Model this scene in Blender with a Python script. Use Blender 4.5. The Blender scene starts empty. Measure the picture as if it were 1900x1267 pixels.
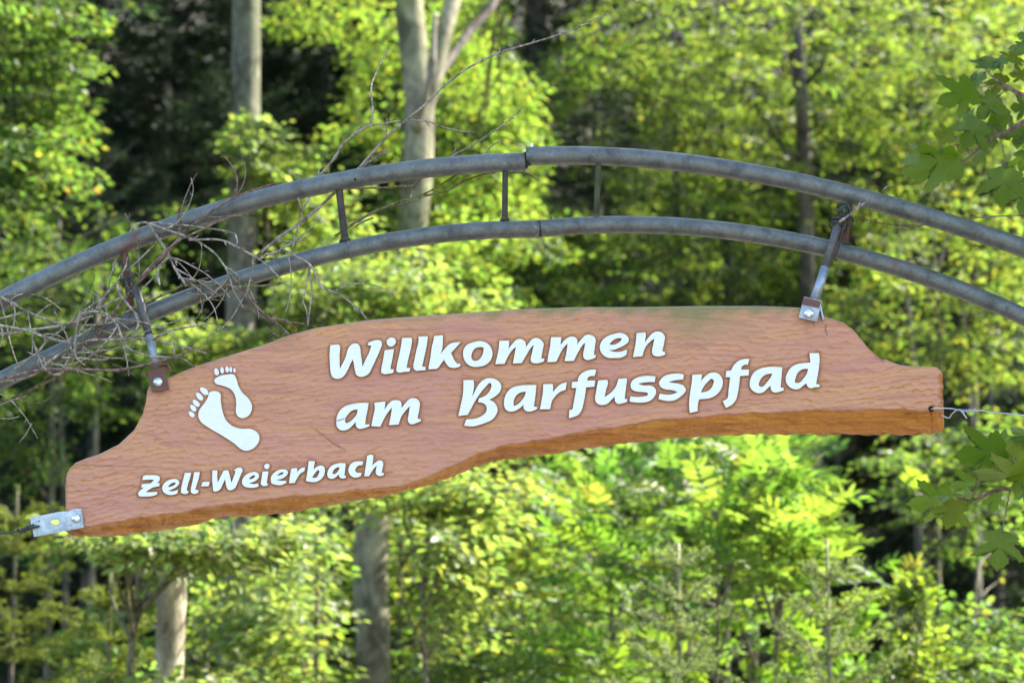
import bpy, math, random
import numpy as np
from mathutils import Vector
from mathutils.geometry import tessellate_polygon

R = math.radians
scene = bpy.context.scene
col = scene.collection

# ------------------------------------------------------------------ camera
PITCH = R(10.5)
CAM = Vector((0.0, 0.0, 1.6))
TANH = 0.2                                   # half width of the view at distance 1
cam_data = bpy.data.cameras.new('camera')
cam_data.sensor_width = 36.0
cam_data.lens = 36.0 / (2 * TANH)
cam_data.clip_start = 0.05
cam_data.clip_end = 600.0
cam_data.dof.use_dof = True
cam_data.dof.focus_distance = 6.05
cam_data.dof.aperture_fstop = 4.3
cam_data.dof.aperture_blades = 7
cam = bpy.data.objects.new('camera', cam_data)
cam.location = CAM
cam.rotation_euler = (R(90) + PITCH, 0, 0)
col.objects.link(cam)
scene.camera = cam

# ------------------------------------------------------------------ light
SUN_AZ = R(70)                               # clockwise from +Y
SUN_EL = R(46)
world = bpy.data.worlds.new('World')
scene.world = world
world.use_nodes = True
wn = world.node_tree.nodes
sky = wn.new('ShaderNodeTexSky')
sky.sky_type = 'NISHITA'
sky.sun_disc = False
sky.sun_elevation = SUN_EL
sky.sun_rotation = SUN_AZ
sky.air_density = 1.0
sky.dust_density = 1.5
sky.ozone_density = 1.0
wn['Background'].inputs['Strength'].default_value = 0.15
world.node_tree.links.new(sky.outputs['Color'], wn['Background'].inputs['Color'])

to_sun = Vector((math.sin(SUN_AZ) * math.cos(SUN_EL), math.cos(SUN_AZ) * math.cos(SUN_EL), math.sin(SUN_EL)))
sd = bpy.data.lights.new('sun', 'SUN')
sd.energy = 4.8
sd.angle = R(0.53)
sd.color = (1.0, 0.94, 0.84)
sun = bpy.data.objects.new('sun', sd)
sun.rotation_euler = to_sun.to_track_quat('Z', 'Y').to_euler()
sun.location = (20, -5, 30)
col.objects.link(sun)

scene.view_settings.view_transform = 'Standard'
scene.view_settings.look = 'None'
scene.view_settings.exposure = 2.35
scene.view_settings.gamma = 1.0
scene.view_settings.use_curve_mapping = False
scene.render.engine = 'CYCLES'
cy = scene.cycles
cy.max_bounces = 7
cy.diffuse_bounces = 4
cy.glossy_bounces = 3
cy.transmission_bounces = 4
cy.caustics_reflective = False
cy.caustics_refractive = False
cy.sample_clamp_indirect = 8.0
cy.use_denoising = True
cy.denoiser = 'OPENIMAGEDENOISE'
cy.denoising_input_passes = 'RGB_ALBEDO_NORMAL'

# ------------------------------------------------------------------ helpers
def at(px, py, Y):
    """Point at distance Y (world y) seen at photo pixel px, py (1900 x 1267)."""
    nx = (px - 950.0) / 950.0 * TANH
    ny = (633.5 - py) / 950.0 * TANH
    c, s = math.cos(PITCH), math.sin(PITCH)
    d = Vector((nx, c - ny * s, s + ny * c))
    return CAM + d * (Y / d.y)

def pxm(Y):
    """Metres per photo pixel at distance Y."""
    return 2 * TANH * Y / 1900.0

def tag(o, label=None, cat=None, group=None, kind=None):
    if label: o['label'] = label
    if cat: o['category'] = cat
    if group: o['group'] = group
    if kind: o['kind'] = kind
    return o

def empty(name, loc=(0, 0, 0)):
    o = bpy.data.objects.new(name, None)
    o.location = loc
    o.empty_display_size = 0.2
    col.objects.link(o)
    return o

def link(name, me, parent=None):
    o = bpy.data.objects.new(name, me)
    col.objects.link(o)
    if parent is not None:
        o.parent = parent
        o.matrix_parent_inverse = parent.matrix_basis.inverted()
    return o

def mesh_from(name, V, F, mats, smooth=True, fmat=None):
    me = bpy.data.meshes.new(name)
    me.from_pydata([tuple(v) for v in V], [], F)
    for m in mats: me.materials.append(m)
    if fmat is not None:
        me.polygons.foreach_set('material_index', np.array(fmat, dtype=np.int32))
    if smooth:
        me.polygons.foreach_set('use_smooth', np.ones(len(me.polygons), dtype=bool))
    me.update()
    return me

def np_mesh(name, V, Q, mats, tint=None, smooth=False, fmat=None):
    """Fast mesh from numpy: V (n,3), Q (m,k) polygons all with k corners."""
    me = bpy.data.meshes.new(name)
    V = np.ascontiguousarray(V, dtype=np.float32); Q = np.ascontiguousarray(Q, dtype=np.int32)
    me.vertices.add(len(V)); me.vertices.foreach_set('co', V.ravel())
    k = Q.shape[1]
    me.loops.add(Q.size); me.loops.foreach_set('vertex_index', Q.ravel())
    me.polygons.add(len(Q))
    me.polygons.foreach_set('loop_start', np.arange(0, Q.size, k, dtype=np.int32))
    if smooth: me.polygons.foreach_set('use_smooth', np.ones(len(Q), dtype=bool))
    for m in mats: me.materials.append(m)
    if fmat is not None: me.polygons.foreach_set('material_index', np.ascontiguousarray(fmat, dtype=np.int32))
    me.update(calc_edges=True)
    if tint is not None:
        a = me.color_attributes.new('tint', 'FLOAT_COLOR', 'POINT')
        c = np.ones((len(V), 4), dtype=np.float32); c[:, :3] = tint
        a.data.foreach_set('color', c.ravel())
    me.validate()
    return me

def tube_geo(pts, radii, sides=8, rough=0.0, rng=None, cap=True):
    """Vertices and quads of a tube along pts."""
    P = [Vector(p) for p in pts]
    n = len(P)
    V, F = [], []
    t0 = (P[1] - P[0]).normalized()
    ref = Vector((0, 0, 1)) if abs(t0.z) < 0.9 else Vector((0, -1, 0))
    nrm = (ref - t0 * ref.dot(t0)).normalized()
    for i in range(n):
        t = (P[min(i + 1, n - 1)] - P[max(i - 1, 0)])
        t = t.normalized() if t.length > 1e-9 else t0
        nrm = (nrm - t * nrm.dot(t))
        nrm = nrm.normalized() if nrm.length > 1e-6 else t.orthogonal().normalized()
        b = t.cross(nrm)
        for k in range(sides):
            a = 2 * math.pi * k / sides
            r = radii[i]
            if rough and rng: r *= 1 + rng.uniform(-rough, rough)
            V.append(P[i] + (nrm * math.cos(a) + b * math.sin(a)) * r)
    for i in range(n - 1):
        for k in range(sides):
            k2 = (k + 1) % sides
            F.append((i * sides + k, i * sides + k2, (i + 1) * sides + k2, (i + 1) * sides + k))
    if cap:
        F.append(tuple(reversed(range(sides))))
        F.append(tuple(range((n - 1) * sides, n * sides)))
    return V, F

def join_geo(parts):
    V, F = [], []
    for v, f in parts:
        o = len(V)
        V += list(v)
        F += [tuple(i + o for i in q) for q in f]
    return V, F

def smooth_path(P, sub=4):
    P = [Vector(p) for p in P]
    if len(P) < 3: return P
    out = []
    for i in range(len(P) - 1):
        p0 = P[i - 1] if i > 0 else P[0] * 2 - P[1]
        p1, p2 = P[i], P[i + 1]
        p3 = P[i + 2] if i + 2 < len(P) else P[-1] * 2 - P[-2]
        for k in range(sub):
            t = k / sub
            out.append(0.5 * ((2 * p1) + (p2 - p0) * t + (2 * p0 - 5 * p1 + 4 * p2 - p3) * t * t + (3 * p1 - p0 - 3 * p2 + p3) * t ** 3))
    out.append(P[-1])
    return out

def box_geo(c, ux, uy, uz):
    """Box from centre and three half axes."""
    c, ux, uy, uz = map(Vector, (c, ux, uy, uz))
    V = [c + ux * a + uy * b + uz * d for a in (-1, 1) for b in (-1, 1) for d in (-1, 1)]
    F = [(0, 1, 3, 2), (4, 6, 7, 5), (0, 4, 5, 1), (2, 3, 7, 6), (0, 2, 6, 4), (1, 5, 7, 3)]
    return V, F

# ------------------------------------------------------------------ materials
def new_mat(name):
    m = bpy.data.materials.new(name); m.use_nodes = True
    nt = m.node_tree
    return m, nt, nt.nodes['Principled BSDF'], nt.nodes['Material Output']

def N(nt, typ, **kw):
    n = nt.nodes.new(typ)
    for k, v in kw.items():
        if hasattr(n, k): setattr(n, k, v)
        else: n.inputs[k].default_value = v
    return n

def ramp(nt, stops, interp='LINEAR'):
    n = nt.nodes.new('ShaderNodeValToRGB')
    n.color_ramp.interpolation = interp
    e = n.color_ramp.elements
    while len(e) < len(stops): e.new(0.5)
    for el, (p, c) in zip(e, stops):
        el.position = p; el.color = (*c, 1) if len(c) == 3 else c
    return n

def noise(nt, scale, detail=4, rough=0.55, vec=None, dist=0.0):
    n = nt.nodes.new('ShaderNodeTexNoise')
    n.inputs['Scale'].default_value = scale
    n.inputs['Detail'].default_value = detail
    n.inputs['Roughness'].default_value = rough
    n.inputs['Distortion'].default_value = dist
    if vec is not None: nt.links.new(vec, n.inputs['Vector'])
    return n

def mapping(nt, scale=(1, 1, 1), rot=(0, 0, 0), out='Object'):
    tc = nt.nodes.new('ShaderNodeTexCoord')
    mp = nt.nodes.new('ShaderNodeMapping')
    mp.inputs['Scale'].default_value = scale
    mp.inputs['Rotation'].default_value = rot
    nt.links.new(tc.outputs[out], mp.inputs['Vector'])
    return mp.outputs['Vector']

def mix(nt, fac, a, b, blend='MIX'):
    n = nt.nodes.new('ShaderNodeMix'); n.data_type = 'RGBA'; n.blend_type = blend
    for sock, val in ((n.inputs[0], fac), (n.inputs[6], a), (n.inputs[7], b)):
        if hasattr(val, 'is_output'): nt.links.new(val, sock)
        elif isinstance(val, (int, float)): sock.default_value = val
        else: sock.default_value = (*val, 1)
    return n.outputs[2]

def bump(nt, height, strength, dist, bs):
    b = nt.nodes.new('ShaderNodeBump')
    b.inputs['Strength'].default_value = strength
    b.inputs['Distance'].default_value = dist
    nt.links.new(height, b.inputs['Height'])
    nt.links.new(b.outputs['Normal'], bs.inputs['Normal'])
    return b

# --- leaves: colour of each leaf comes from its own tint
def leaf_material(name, trans=0.45, tmul=(2.0, 2.0, 0.9), rough=0.42, spec=0.45):
    m, nt, bs, out = new_mat(name)
    at_ = N(nt, 'ShaderNodeAttribute', attribute_name='tint')
    nt.links.new(at_.outputs['Color'], bs.inputs['Base Color'])
    bs.inputs['Roughness'].default_value = rough
    bs.inputs['Specular IOR Level'].default_value = spec
    tr = N(nt, 'ShaderNodeBsdfTranslucent')
    tc = mix(nt, 1.0, at_.outputs['Color'], tmul, 'MULTIPLY')
    nt.links.new(tc, tr.inputs['Color'])
    ms = N(nt, 'ShaderNodeMixShader'); ms.inputs[0].default_value = trans
    nt.links.new(bs.outputs[0], ms.inputs[1]); nt.links.new(tr.outputs[0], ms.inputs[2])
    nt.links.new(ms.outputs[0], out.inputs['Surface'])
    return m
M_LEAF = leaf_material('leaf_green', trans=0.54, tmul=(2.5, 2.4, 1.3), rough=0.45, spec=0.38)
M_LEAF_DULL = leaf_material('leaf_dull', trans=0.3, tmul=(1.6, 1.7, 0.9), rough=0.9, spec=0.03)
M_NEEDLE = leaf_material('needle_green', trans=0.4, tmul=(1.9, 1.9, 1.1), rough=0.55, spec=0.2)

# --- maple leaves close by: veins and blotches
def maple_material():
    m, nt, bs, out = new_mat('maple_leaf')
    at_ = N(nt, 'ShaderNodeAttribute', attribute_name='tint')
    v = mapping(nt, (1, 1, 1))
    n1 = noise(nt, 60, 4, 0.6, v)
    r1 = ramp(nt, [(0.32, (0, 0, 0)), (0.62, (1, 1, 1))])
    nt.links.new(n1.outputs['Fac'], r1.inputs['Fac'])
    c = mix(nt, r1.outputs['Color'], at_.outputs['Color'], (0.13, 0.16, 0.02))
    c = mix(nt, 0.65, c, at_.outputs['Color'])
    nt.links.new(c, bs.inputs['Base Color'])
    bs.inputs['Roughness'].default_value = 0.33
    bs.inputs['Specular IOR Level'].default_value = 0.5
    bump(nt, n1.outputs['Fac'], 0.3, 0.01, bs)
    tr = N(nt, 'ShaderNodeBsdfTranslucent')
    tc = mix(nt, 1.0, c, (2.2, 2.3, 0.8), 'MULTIPLY')
    nt.links.new(tc, tr.inputs['Color'])
    ms = N(nt, 'ShaderNodeMixShader'); ms.inputs[0].default_value = 0.5
    nt.links.new(bs.outputs[0], ms.inputs[1]); nt.links.new(tr.outputs[0], ms.inputs[2])
    nt.links.new(ms.outputs[0], out.inputs['Surface'])
    return m
M_MAPLE = maple_material()

def bark_material(name, base, dark, moss, moss_amt=0.5, scale=1.0):
    m, nt, bs, out = new_mat(name)
    v = mapping(nt, (5 * scale, 5 * scale, 1.6 * scale))
    n1 = noise(nt, 2.2, 6, 0.65, v, 0.6)
    n2 = noise(nt, 0.9 * scale, 4, 0.6, mapping(nt, (1.2, 1.2, 0.8)))
    r1 = ramp(nt, [(0.3, dark), (0.55, base), (0.78, tuple(min(1, c * 1.35) for c in base))])
    nt.links.new(n1.outputs['Fac'], r1.inputs['Fac'])
    r2 = ramp(nt, [(0.5 - 0.12 * moss_amt, (0, 0, 0)), (0.72 - 0.12 * moss_amt, (1, 1, 1))])
    nt.links.new(n2.outputs['Fac'], r2.inputs['Fac'])
    f = N(nt, 'ShaderNodeMath', operation='MULTIPLY'); f.inputs[1].default_value = moss_amt
    nt.links.new(r2.outputs['Color'], f.inputs[0])
    c = mix(nt, f.outputs[0], r1.outputs['Color'], moss)
    n3 = noise(nt, 6.0 * scale, 6, 0.7, mapping(nt, (1, 1, 0.7)), 0.5)
    r3 = ramp(nt, [(0.40, (0.42, 0.40, 0.36)), (0.47, (0.85, 0.85, 0.82)), (0.54, (1.05, 1.05, 1.05)), (0.62, (1.6, 1.6, 1.5))])
    nt.links.new(n3.outputs['Fac'], r3.inputs['Fac'])
    c = mix(nt, 0.9, c, r3.outputs['Color'], 'MULTIPLY')
    nt.links.new(c, bs.inputs['Base Color'])
    bs.inputs['Roughness'].default_value = 0.85
    bs.inputs['Specular IOR Level'].default_value = 0.2
    bump(nt, n1.outputs['Fac'], 0.6, 0.02, bs)
    return m
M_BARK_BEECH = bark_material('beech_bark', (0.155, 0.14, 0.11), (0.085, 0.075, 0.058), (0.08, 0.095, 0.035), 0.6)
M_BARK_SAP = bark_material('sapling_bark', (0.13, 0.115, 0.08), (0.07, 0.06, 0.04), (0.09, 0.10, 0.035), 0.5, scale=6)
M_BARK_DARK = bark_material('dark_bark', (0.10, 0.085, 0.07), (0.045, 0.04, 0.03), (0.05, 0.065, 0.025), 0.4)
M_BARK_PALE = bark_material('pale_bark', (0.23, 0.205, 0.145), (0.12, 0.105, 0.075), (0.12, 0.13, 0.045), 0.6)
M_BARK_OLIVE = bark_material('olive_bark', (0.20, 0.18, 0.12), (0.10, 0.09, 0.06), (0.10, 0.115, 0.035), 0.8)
M_TWIG = bark_material('twig_bark', (0.36, 0.305, 0.255), (0.2, 0.165, 0.135), (0.20, 0.19, 0.11), 0.45, scale=14)
M_TWIG_RED = bark_material('red_twig_bark', (0.25, 0.165, 0.14), (0.13, 0.085, 0.07), (0.16, 0.11, 0.08), 0.5, scale=14)
M_TWIG_MOSS = bark_material('mossy_twig_bark', (0.19, 0.165, 0.09), (0.09, 0.08, 0.045), (0.17, 0.18, 0.06), 0.8, scale=14)

# --- wood of the board
def wood_material(name, edge=False):
    m, nt, bs, out = new_mat(name)
    v = mapping(nt, (1.1, 6.0, 14.0), rot=(0, R(-4.5), 0))
    g1 = noise(nt, 3.0, 7, 0.6, v, 1.4)
    v2 = mapping(nt, (6.0, 40.0, 150.0), rot=(0, R(-4.5), 0))
    g2 = noise(nt, 2.0, 5, 0.65, v2, 0.3)
    vb = mapping(nt, (2.2, 2.2, 4.0))
    g3 = noise(nt, 1.6, 3, 0.5, vb)
    if not edge:
        r1 = ramp(nt, [(0.26, (0.30, 0.122, 0.084)), (0.42, (0.435, 0.203, 0.138)), (0.58, (0.485, 0.24, 0.14)), (0.76, (0.465, 0.21, 0.078))])
    else:
        r1 = ramp(nt, [(0.25, (0.30, 0.10, 0.015)), (0.5, (0.54, 0.21, 0.03)), (0.75, (0.70, 0.33, 0.065))])
    nt.links.new(g1.outputs['Fac'], r1.inputs['Fac'])
    r2 = ramp(nt, [(0.28, (0.72, 0.67, 0.63)), (0.46, (1, 1, 1)), (0.75, (1.12, 1.11, 1.08))])
    nt.links.new(g2.outputs['Fac'], r2.inputs['Fac'])
    c = mix(nt, 0.85, r1.outputs['Color'], r2.outputs['Color'], 'MULTIPLY')
    r3 = ramp(nt, [(0.35, (0.98, 0.90, 1.02)), (0.65, (1.03, 1.04, 0.82))])
    nt.links.new(g3.outputs['Fac'], r3.inputs['Fac'])
    c = mix(nt, 0.7, c, r3.outputs['Color'], 'MULTIPLY')
    if not edge:
        ra = N(nt, 'ShaderNodeAttribute', attribute_name='ridge')     # stain left thick on the gouge ridges
        c = mix(nt, ra.outputs['Fac'], c, (0.39, 0.155, 0.035))
        mo = N(nt, 'ShaderNodeAttribute', attribute_name='moss')      # green algae along the weathered top
        c = mix(nt, mo.outputs['Fac'], c, (0.17, 0.16, 0.055))
        cr = N(nt, 'ShaderNodeAttribute', attribute_name='crack')
        c = mix(nt, cr.outputs['Fac'], c, (0.05, 0.025, 0.015))
    nt.links.new(c, bs.inputs['Base Color'])
    bs.inputs['Roughness'].default_value = 0.5 if not edge else 0.36
    bs.inputs['Specular IOR Level'].default_value = 0.35
    bump(nt, g2.outputs['Fac'], 0.35 if not edge else 0.8, 0.004 if not edge else 0.008, bs)
    return m
M_WOOD = wood_material('carved_wood')
M_WOOD_EDGE = wood_material('sawn_wood', True)

m, nt, bs, out = new_mat('letter_wall'); M_LETTER_WALL = m
bs.inputs['Base Color'].default_value = (0.24, 0.11, 0.04, 1); bs.inputs['Roughness'].default_value = 0.7
m, nt, bs, out = new_mat('white_paint'); M_WHITE = m
v = mapping(nt, (8, 8, 60), rot=(0, R(-4.5), 0))
n1 = noise(nt, 4, 5, 0.6, v)
r = ramp(nt, [(0.18, (0.54, 0.56, 0.55)), (0.42, (0.68, 0.70, 0.695)), (0.8, (0.72, 0.735, 0.73))])
nt.links.new(n1.outputs['Fac'], r.inputs['Fac']); 
n2 = noise(nt, 26, 5, 0.7, mapping(nt, (1, 1, 2.2)))
r2 = ramp(nt, [(0.19, (1, 1, 1)), (0.25, (0, 0, 0))])
nt.links.new(n2.outputs['Fac'], r2.inputs['Fac'])
c = mix(nt, r2.outputs['Color'], r.outputs['Color'], (0.45, 0.42, 0.40))
nt.links.new(c, bs.inputs['Base Color'])
bs.inputs['Roughness'].default_value = 0.55
bump(nt, n1.outputs['Fac'], 0.25, 0.003, bs)

# --- metals
def galv(name, base, dark, rust=0.0, metallic=0.55, rough=0.5, moss=0.0):
    m, nt, bs, out = new_mat(name)
    v = mapping(nt, (1, 1, 1))
    n1 = noise(nt, 22, 6, 0.65, v, 0.3)
    n2 = noise(nt, 160, 3, 0.6, v)
    n3 = noise(nt, 5, 5, 0.7, v, 0.4)
    r1 = ramp(nt, [(0.3, dark), (0.5, base), (0.75, tuple(min(1, c * 1.35) for c in base))])
    nt.links.new(n1.outputs['Fac'], r1.inputs['Fac'])
    r2 = ramp(nt, [(0.3, (0.7, 0.7, 0.7)), (0.6, (1.1, 1.1, 1.1)), (0.75, (1.5, 1.5, 1.55))])
    nt.links.new(n2.outputs['Fac'], r2.inputs['Fac'])
    c = mix(nt, 0.6, r1.outputs['Color'], r2.outputs['Color'], 'MULTIPLY')
    if moss:
        # algae grows where rain stands: upper faces
        geo = N(nt, 'ShaderNodeNewGeometry'); sp = N(nt, 'ShaderNodeSeparateXYZ')
        nt.links.new(geo.outputs['Normal'], sp.inputs[0])
        mr = N(nt, 'ShaderNodeMapRange'); mr.inputs['From Min'].default_value = 0.2; mr.inputs['From Max'].default_value = 1.0
        nt.links.new(sp.outputs['Z'], mr.inputs['Value'])
        mm = N(nt, 'ShaderNodeMath', operation='MULTIPLY'); nt.links.new(mr.outputs[0], mm.inputs[0])
        r4 = ramp(nt, [(0.4, (0, 0, 0)), (0.62, (moss, moss, moss))]); nt.links.new(n3.outputs['Fac'], r4.inputs['Fac'])
        nt.links.new(r4.outputs['Color'], mm.inputs[1])
        c = mix(nt, mm.outputs[0], c, (0.09, 0.10, 0.035))
    if rust:
        r3 = ramp(nt, [(0.62 - rust * 0.35, (0, 0, 0)), (0.72 - rust * 0.3, (1, 1, 1))])
        nt.links.new(n3.outputs['Fac'], r3.inputs['Fac'])
        c = mix(nt, r3.outputs['Color'], c, (0.11, 0.045, 0.03))
        mt = N(nt, 'ShaderNodeMath', operation='MULTIPLY_ADD')
        nt.links.new(r3.outputs['Color'], mt.inputs[0]); mt.inputs[1].default_value = -metallic; mt.inputs[2].default_value = metallic
        nt.links.new(mt.outputs[0], bs.inputs['Metallic'])
    else:
        bs.inputs['Metallic'].default_value = metallic
    nt.links.new(c, bs.inputs['Base Color'])
    rr = ramp(nt, [(0.3, (rough + 0.12,) * 3), (0.7, (rough - 0.1,) * 3)])
    nt.links.new(n1.outputs['Fac'], rr.inputs['Fac']); nt.links.new(rr.outputs['Color'], bs.inputs['Roughness'])
    bump(nt, n1.outputs['Fac'], 0.25, 0.004, bs)
    return m
M_PIPE = galv('weathered_galvanised_pipe', (0.108, 0.118, 0.112), (0.05, 0.056, 0.052), rust=0.06, metallic=0.3, rough=0.46, moss=0.8)
M_ZINC = galv('bright_zinc', (0.30, 0.345, 0.375), (0.21, 0.245, 0.27), metallic=0.55, rough=0.42)
M_ROD_ZINC = galv('zinc_rod', (0.24, 0.28, 0.32), (0.16, 0.19, 0.22), metallic=0.5, rough=0.45)
M_BOLT = galv('bolt_zinc', (0.58, 0.62, 0.66), (0.42, 0.46, 0.5), metallic=0.8, rough=0.3)
M_RUST = galv('rusty_plate', (0.10, 0.085, 0.08), (0.06, 0.045, 0.042), rust=0.75, metallic=0.3, rough=0.6)
M_PLATE = galv('half_rusty_plate', (0.30, 0.33, 0.36), (0.2, 0.22, 0.24), rust=0.1, metallic=0.5, rough=0.45)
M_ROD_DARK = galv('dull_rod', (0.085, 0.08, 0.08), (0.05, 0.045, 0.045), rust=0.35, metallic=0.3, rough=0.55)
M_RUNG = galv('mossy_rung', (0.042, 0.033, 0.026), (0.022, 0.016, 0.013), rust=0.3, metallic=0.0, rough=0.85, moss=0.9)
M_RUNG_GREEN = galv('green_rung', (0.05, 0.058, 0.02), (0.028, 0.03, 0.012), rust=0.1, metallic=0.1, rough=0.8, moss=0.9)
M_WIRE = galv('galvanised_wire', (0.42, 0.45, 0.5), (0.28, 0.3, 0.34), metallic=0.6, rough=0.4)
M_WIRE_DARK = galv('coated_wire', (0.025, 0.04, 0.035), (0.015, 0.025, 0.022), metallic=0.0, rough=0.5)
M_HOLE = new_mat('dark_hole')[0]
M_HOLE.node_tree.nodes['Principled BSDF'].inputs['Base Color'].default_value = (0.02, 0.015, 0.012, 1)
M_HOLE.node_tree.nodes['Principled BSDF'].inputs['Roughness'].default_value = 1

def ground_material():
    m, nt, bs, out = new_mat('forest_floor')
    v = mapping(nt, (1, 1, 1))
    n1 = noise(nt, 0.35, 6, 0.6, v); n2 = noise(nt, 9, 6, 0.7, v)
    r1 = ramp(nt, [(0.4, (0.022, 0.032, 0.010)), (0.6, (0.045, 0.036, 0.022))])
    nt.links.new(n1.outputs['Fac'], r1.inputs['Fac'])
    r2 = ramp(nt, [(0.3, (0.55, 0.5, 0.45)), (0.7, (1.3, 1.25, 1.15))])
    nt.links.new(n2.outputs['Fac'], r2.inputs['Fac'])
    c = mix(nt, 0.9, r1.outputs['Color'], r2.outputs['Color'], 'MULTIPLY')
    nt.links.new(c, bs.inputs['Base Color']); bs.inputs['Roughness'].default_value = 0.95
    bump(nt, n2.outputs['Fac'], 0.8, 0.05, bs)
    return m
M_GROUND = ground_material()
def path_material():
    m, nt, bs, out = new_mat('gravel_path')
    v = mapping(nt, (1, 1, 1))
    n1 = noise(nt, 40, 5, 0.7, v); n2 = noise(nt, 1.2, 4, 0.6, v)
    r1 = ramp(nt, [(0.3, (0.22, 0.185, 0.13)), (0.5, (0.38, 0.33, 0.26)), (0.75, (0.50, 0.45, 0.37))])
    nt.links.new(n1.outputs['Fac'], r1.inputs['Fac'])
    r2 = ramp(nt, [(0.3, (0.75, 0.72, 0.66)), (0.7, (1.1, 1.1, 1.1))])
    nt.links.new(n2.outputs['Fac'], r2.inputs['Fac'])
    c = mix(nt, 1.0, r1.outputs['Color'], r2.outputs['Color'], 'MULTIPLY')
    nt.links.new(c, bs.inputs['Base Color']); bs.inputs['Roughness'].default_value = 0.9
    bump(nt, n1.outputs['Fac'], 0.7, 0.02, bs)
    return m
M_PATH = path_material()
# ------------------------------------------------------------------ terrain
def ground_z(x, y):
    t = max(0.0, y - 20.0)
    z = 0.16 * t + 0.012 * t * t if t < 25 else 0.16 * 25 + 0.012 * 625 + (t - 25) * 0.55
    return z + 0.12 * math.sin(x * 0.35 + y * 0.2) * min(1, max(0, (y - 9) / 6)) 

def build_ground():
    xs = np.concatenate([np.linspace(-260, -45, 12), np.linspace(-40, 40, 81), np.linspace(45, 260, 12)])
    ys = np.concatenate([np.linspace(-260, -25, 12), np.linspace(-20, 70, 91), np.linspace(75, 110, 8)])
    V = [(x, y, ground_z(x, y)) for y in ys for x in xs]
    nx = len(xs)
    F = [(j * nx + i, j * nx + i + 1, (j + 1) * nx + i + 1, (j + 1) * nx + i) for j in range(len(ys) - 1) for i in range(nx - 1)]
    o = link('ground', mesh_from('ground', V, F, [M_GROUND]))
    tag(o, 'forest floor rising behind the sign', kind='structure')
    # unseen gravel path under the arch, widened and paled to bounce light up
    V, F = [], []
    ys = np.linspace(-30, 13, 44)
    for y in ys:
        c = 0.25 * math.sin(y * 0.12)
        for k, (dx, dz) in enumerate(((-2.9, 0.004), (-2.4, 0.05), (0, 0.08), (2.4, 0.05), (2.9, 0.004))):
            V.append((c + dx + 0.08 * math.sin(y * 1.7 + k), y, ground_z(c + dx, y) + dz))
    for j in range(len(ys) - 1):
        for i in range(4):
            F.append((j * 5 + i, j * 5 + i + 1, (j + 1) * 5 + i + 1, (j + 1) * 5 + i))
    o = link('gravel_path', mesh_from('gravel_path', V, F, [M_PATH]))
    tag(o, 'unseen gravel path under the arch, made wide and pale to bounce light', kind='structure')
build_ground()
# ------------------------------------------------------------------ foliage engine
def leaf_arrays(P, D, Nn, L, W, tint, fold=0.18):
    """Leaves as two folded quads each. P foot, D direction, Nn rough normal, L length, W width/length, tint rgb."""
    D = D / (np.linalg.norm(D, axis=1, keepdims=True) + 1e-9)
    S = np.cross(D, Nn); S /= (np.linalg.norm(S, axis=1, keepdims=True) + 1e-9)
    U = np.cross(S, D)
    L = L[:, None]; w = (W[:, None] if W.ndim == 1 else W) * L * 0.5
    V = np.stack([P, P + D * L * 0.30 + S * w * 0.92 + U * w * fold, P + D * L * 0.68 + S * w * 0.8 + U * w * fold * 0.6, P + D * L - U * L * 0.10,
                  P + D * L * 0.68 - S * w * 0.8 + U * w * fold * 0.6, P + D * L * 0.30 - S * w * 0.92 + U * w * fold], 1)
    n = len(P); b = (np.arange(n) * 6)[:, None]
    Q = np.concatenate([b + np.array([0, 1, 2, 3]), b + np.array([0, 3, 4, 5])], 0)
    C = np.repeat(tint, 6, 0)
    return V.reshape(-1, 3), Q, C

def diamond_arrays(P, D, Nn, L, W, tint):
    """Cheap leaf: one quad."""
    D = D / (np.linalg.norm(D, axis=1, keepdims=True) + 1e-9)
    S = np.cross(D, Nn); S /= (np.linalg.norm(S, axis=1, keepdims=True) + 1e-9)
    L = L[:, None]; w = (W[:, None] if np.ndim(W) else W) * L * 0.5
    V = np.stack([P, P + D * L * 0.45 + S * w, P + D * L, P + D * L * 0.45 - S * w], 1)
    n = len(P); b = (np.arange(n) * 4)[:, None]
    return V.reshape(-1, 3), b + np.array([0, 1, 2, 3]), np.repeat(tint, 4, 0)

def unit(a): return a / (np.linalg.norm(a, axis=-1, keepdims=True) + 1e-9)

def stick_arrays(A, B, r):
    """Thin three-sided twigs from A to B."""
    d = unit(B - A); s = unit(np.cross(d, np.array((0.3, 0.5, 0.8)))); u = np.cross(s, d)
    n = len(A); r = np.broadcast_to(np.asarray(r, float).reshape(-1, 1), (n, 1))
    offs = [s, -0.5 * s + 0.866 * u, -0.5 * s - 0.866 * u]
    V = np.stack([A + o * r for o in offs] + [B + o * r * 0.4 for o in offs], 1)
    b = (np.arange(n) * 6)[:, None]
    Q = np.concatenate([b + np.array(q) for q in ([0, 1, 4, 3], [1, 2, 5, 4], [2, 0, 3, 5])], 0)
    return V.reshape(-1, 3), Q

def tints(nr, n, base, var=0.2, yellow=0.03, ycol=(0.145, 0.155, 0.03)):
    t = np.array(base)[None] * nr.uniform(1 - var, 1 + var, (n, 1))
    t[:, 0] *= nr.uniform(0.8, 1.25, n)
    y = nr.random(n) < yellow
    t[y] = np.array(ycol) * nr.uniform(0.7, 1.2, (y.sum(), 1))
    o = nr.random(n) < yellow * 0.03
    t[o] = np.array((0.16, 0.11, 0.03))
    return t

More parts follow.
